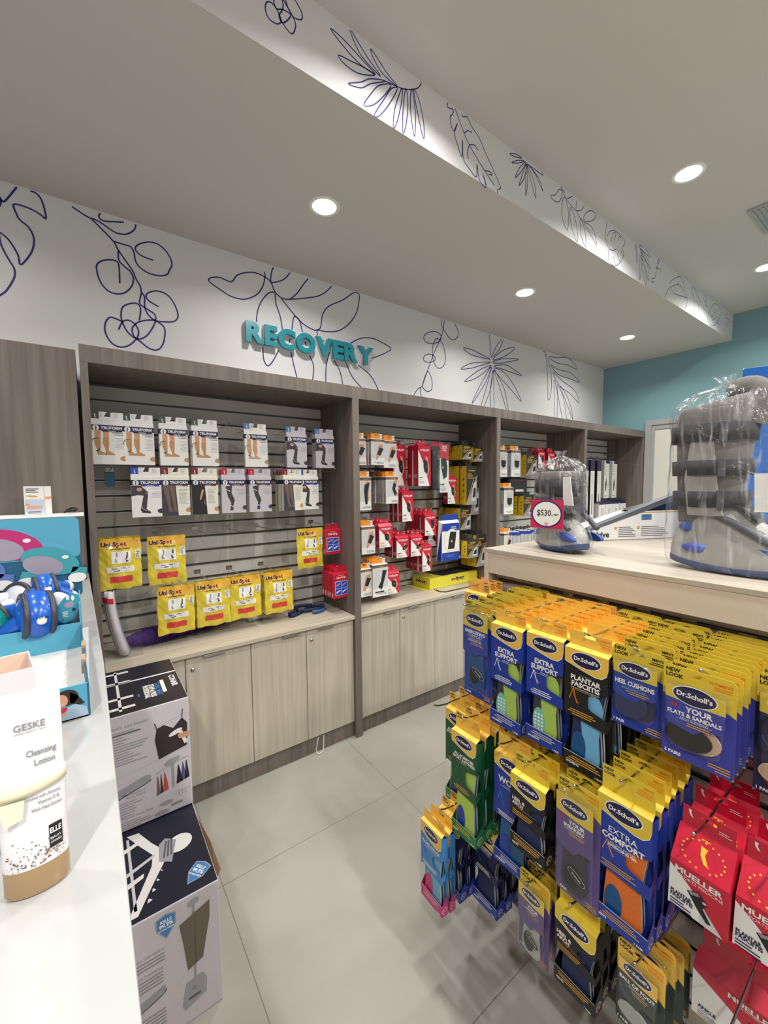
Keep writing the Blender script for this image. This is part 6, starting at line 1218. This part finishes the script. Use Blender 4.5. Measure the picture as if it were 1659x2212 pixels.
mb.add([(XB, yf, CZ), (XB-.012, ym, CZ), (XB-.012, ym, CZ+.052), (XB-.005, yf+.14, CZ+.050), (XB, yf, CZ+.052)], [(0, 1, 2, 3, 4)], aqua_d)
mb.add([(XB-.012, ym, CZ), (XB-.014, yb, CZ), (XB-.014, yb, CZ+.10), (XB-.012, ym, CZ+.10)], [(0, 1, 2, 3)], aqua)
mb.build('side_wall', rt, solid=.003)
mb = MB()
for yy in (.88, .96): mb.box(XB-.0095, XB-.0030, yy, yy+.03, CZ+.030, CZ+.0555, kraft)
mb.build('corrugated_edge', rt)
mb = MB(); mb.box(XA, XB-.012, ym, ym+.003, CZ+.002, CZ+.058, aqua); mb.box(XA, XB-.012, ym+.003, yb, CZ+.002, CZ+.030, aqua_d); mb.build('divider', rt)
# header card
mb = MB(); F = FR((0, yb, 0), (1, 0, 0), (0, 0, 1)); x1h = -.020; hb, ht = CZ+.085, CZ+.284
mb.prism(F, rrect(XA, x1h, hb, ht, .012), 0, -.003, aqua_d); F.poly(mb, rrect(XA, x1h, hb+.10, ht, .012), aqua, 1)
mb.box(XA, x1h-.02, yb+.0005, yb+.0025, CZ, hb+.02, aqua_d)
mag = mat('magenta print', 'B8286F', .4); tealm = mat('teal print', '3E9AA5', .4); lav = mat('lavender grey print', '9B93A6', .5); peri = mat('periwinkle print', '5A72B8', .4)
def mass_print(cx, cz, s, m, L):
    F.ell(mb, cx, cz+.01*s, .062*s, .034*s, m, L, 26, -.35); F.ell(mb, cx-.016*s, cz, .042*s, .025*s, lav, L+1, 24, -.3); F.ell(mb, cx+.030*s, cz+.018*s, .0075*s, .005*s, bone, L+2, 12)
    for dx in (-.058, .045): F.poly(mb, [(cx+dx*s, cz-.01*s), (cx+(dx+.03)*s, cz-.015*s), (cx+(dx+.028)*s, cz-.038*s), (cx+(dx-.010)*s, cz-.038*s)], m, L); F.ell(mb, cx+(dx+.008)*s, cz-.040*s, .020*s, .013*s, bone, L+1, 16)
for k in range(3): F.stroke(mb, [(-.25, ht-.036+k*.004), (-.16, ht-.030+k*.004), (-.115, ht-.045+k*.004), (-.102, ht-.066+k*.003), (-.075, ht-.068+k*.003), (-.050, ht-.076+k*.003)], .0013, lt_blue, 2)
mass_print(-.150, hb+.130, 1.0, mag, 4); mass_print(-.078, hb+.085, .92, tealm, 10); mass_print(-.215, hb+.085, .92, peri, 10)
mb.build('header_card', rt)
# massagers
mblue = mat('glossy blue plastic', '0E57B8', .28, coat=.25); mwhite = mat('glossy white plastic', 'D2D3DA', .28, coat=.2); mgrey = mat('dark grey rubber band', '3A3B44', .4); mteal = mat('glossy teal plastic', '0F7F7C', .15, coat=.5)
def massager(m):
    rt = thing('mini_massager', 'x', 'massager')
    mb = MB(); mb.blob((0, 0, .040), (.021, .031, .026), m, 24, 16); mb.build('body', rt)
    mb = MB()
    for s in (-1, 1): mb.tube([(s*.0125, .031*math.cos(a)*.83, .040+.026*math.sin(a)*.83) for a in [PI*i/16*1.3-.45 for i in range(17)]], [.0034]*17, mgrey, 10)
    mb.build('side_band', rt)
    for sx, sy in ((-1, -.3), (1, -.3), (-1, .9), (1, .9)):
        L_ = MB(); p0 = Vector((sx*.012, sy*.012, .034)); p1 = Vector((sx*.032, sy*.026, .014)); L_.tube([p0, p0.lerp(p1, .5), p1], [.011, .0115, .0125], m, 14); lg = L_.build('leg', rt)
        L_ = MB(); L_.blob(p1, (.0132, .0132, .0132), mwhite, 14, 10); L_.build('massage_tip', lg)
    mb = MB(); mb.lathe((0, -.022, .056), [(0, .004), (.0045, .004), (.005, 0)], bone, 16); G = FR((0, -.0255, .060), (1, 0, 0), (0, .55, .83)); G.text(mb, 'TRY ME', 0, .0035, .0026, black_p, 1, True, 'c', .012); mb.build('try_me_button', rt)
    return Proto(rt)
MBL, MTE, MWH = massager(mblue), massager(mteal), massager(mwhite)
for P, px, py, yy, r, sc, lb in ((MBL, 66, 1330, 1.19, (.75, .05, .25), 1.75, 'glossy blue mini massager with white tips, nearest the divider'), (MBL, 84, 1290, 1.215, (.5, .1, -.25), 1.35, 'glossy blue mini massager behind the nearest one'), (MBL, 100, 1262, 1.235, (.5, -.1, .2), 1.3, 'glossy blue mini massager, topmost against the header card'),
                              (MWH, 8, 1290, 1.22, (.5, .4, .8), 1.5, 'white mini massager at the left photo edge'), (MTE, 2, 1345, 1.19, (.2, -.4, .5), 1.4, 'teal mini massager under the white one')):
    v = at(px, py, 1, yy); P.put((v.x, v.y, max(v.z-.04*sc, CZ+.034)), r, lb, 'mini massagers in the display', (sc, sc, sc))
rt = thing('packaged_massager', 'teal egg shaped packaged massager on its side at the tray corner', 'massager', (-.052, 1.155, CZ+.072), 0)
tcard = mat('teal package card', '2F92A8', .35, coat=.3); mb = MB(); M_ = Matrix.Rotation(-.45, 3, 'Y'); mb.blob((0, 0, .016), (.021, .012, .040), mwhite, 22, 14, M_); mb.build('white_shell', rt)
G = FR((.004, -.0125, .016), (math.cos(.45), 0, -math.sin(.45)) if False else (1, 0, 0), (0, 0, 1)); mb = MB(); G.ell(mb, .003, 0, .019, .034, tcard, 1, 30, -.35); G.ell(mb, .004, .008, .009, .007, lav, 2, 16, .3); G.ell(mb, .002, .024, .003, .006, bone, 2, 12); G.ell(mb, .011, .022, .003, .006, bone, 2, 12); G.ell(mb, .012, -.004, .0035, .0035, navy_p, 3, 12); G.lines(mb, -.008, .004, -.008, 4, .0035, .0012, bone, 3); mb.build('printed_face', rt, solid=.001)
# --- acrylic case, book
rt = thing('acrylic_case', 'clear acrylic display case with black base and white lid behind the header card', 'display case', (0, 0, 0))
mb = MB(); mb.box(-.50, -.016, 1.95, 2.105, CZ, CZ+.030, black_pl); mb.build('base', rt, bevel=.002)
mb = MB()
for q in ((-.50, -.018, 1.952, 1.955), (-.50, -.018, 2.100, 2.103), (-.021, -.018, 1.955, 2.10)): mb.box(q[0], q[1], q[2], q[3], CZ+.031, CZ+.244, clear)
mb.build('clear_walls', rt)
mb = MB(); mb.box(-.505, -.014, 1.948, 2.107, CZ+.245, CZ+.252, white_p); mb.build('lid', rt, bevel=.002)
mb = MB(); mb.box(-.47, -.05, 1.98, 2.08, CZ+.0305, CZ+.038, mat('dusty pink cloth', 'A8808A', .8)); 
for k in range(7): mb.blob((-.06-.03*k, 2.03-.01*(k % 2), CZ+.060), (.022, .03, .024), MATS['dusty pink cloth'], 10, 8)
mb.build('soft_contents', rt)
rt = thing('book', 'small paperback with orange lettering standing against the tall woodgrain cupboard', 'book', (-.152, 2.035, CZ+.2535), .10)
mb = MB(); mb.box(-.040, .040, 0, .014, 0, .108, bone); G = FR((0, 0, 0), (1, 0, 0), (0, 0, 1)); G.rect(mb, .019, .0196, 0, .108, black_p, 1); G.rect(mb, -.038, .017, .006, .058, mat('pale blue cover print', 'B9C3D6', .5), 1)
G.text(mb, 'ADDICT', -.010, .022, .011, orange_p, 3, True, 'c', .045); G.text(mb, 'the', -.030, .036, .008, orange_p, 3, True, 'c', .012); G.text(mb, 'HOP', .030, .058, .010, orange_p, 3, True, 'c', .018); G.lines(mb, -.034, .012, .096, 3, .006, .003, greyband, 3); G.lines(mb, -.030, .018, .010, 2, .005, .002, greyband, 3); G.ell(mb, -.018, .070, .018, .003, gold_p, 2, 12, -.1)
mb.box(-.040, .040, 0, .014, .108, .109, black_p); mb.build('cover', rt)
mb = MB(); P = [(-.075, 2.02, CZ+.258), (-.06, 2.01, CZ+.268), (-.045, 2.03, CZ+.262), (-.035, 2.01, CZ+.270), (-.05, 2.02, CZ+.275), (-.07, 2.03, CZ+.262), (-.04, 2.04, CZ+.264)]; mb.tube(spline(P, k=4), .0035, black_pl, 6)
tag(mb.build('cable_bundle'), 'small tangle of black cord on the lid of the clear case', 'cord')
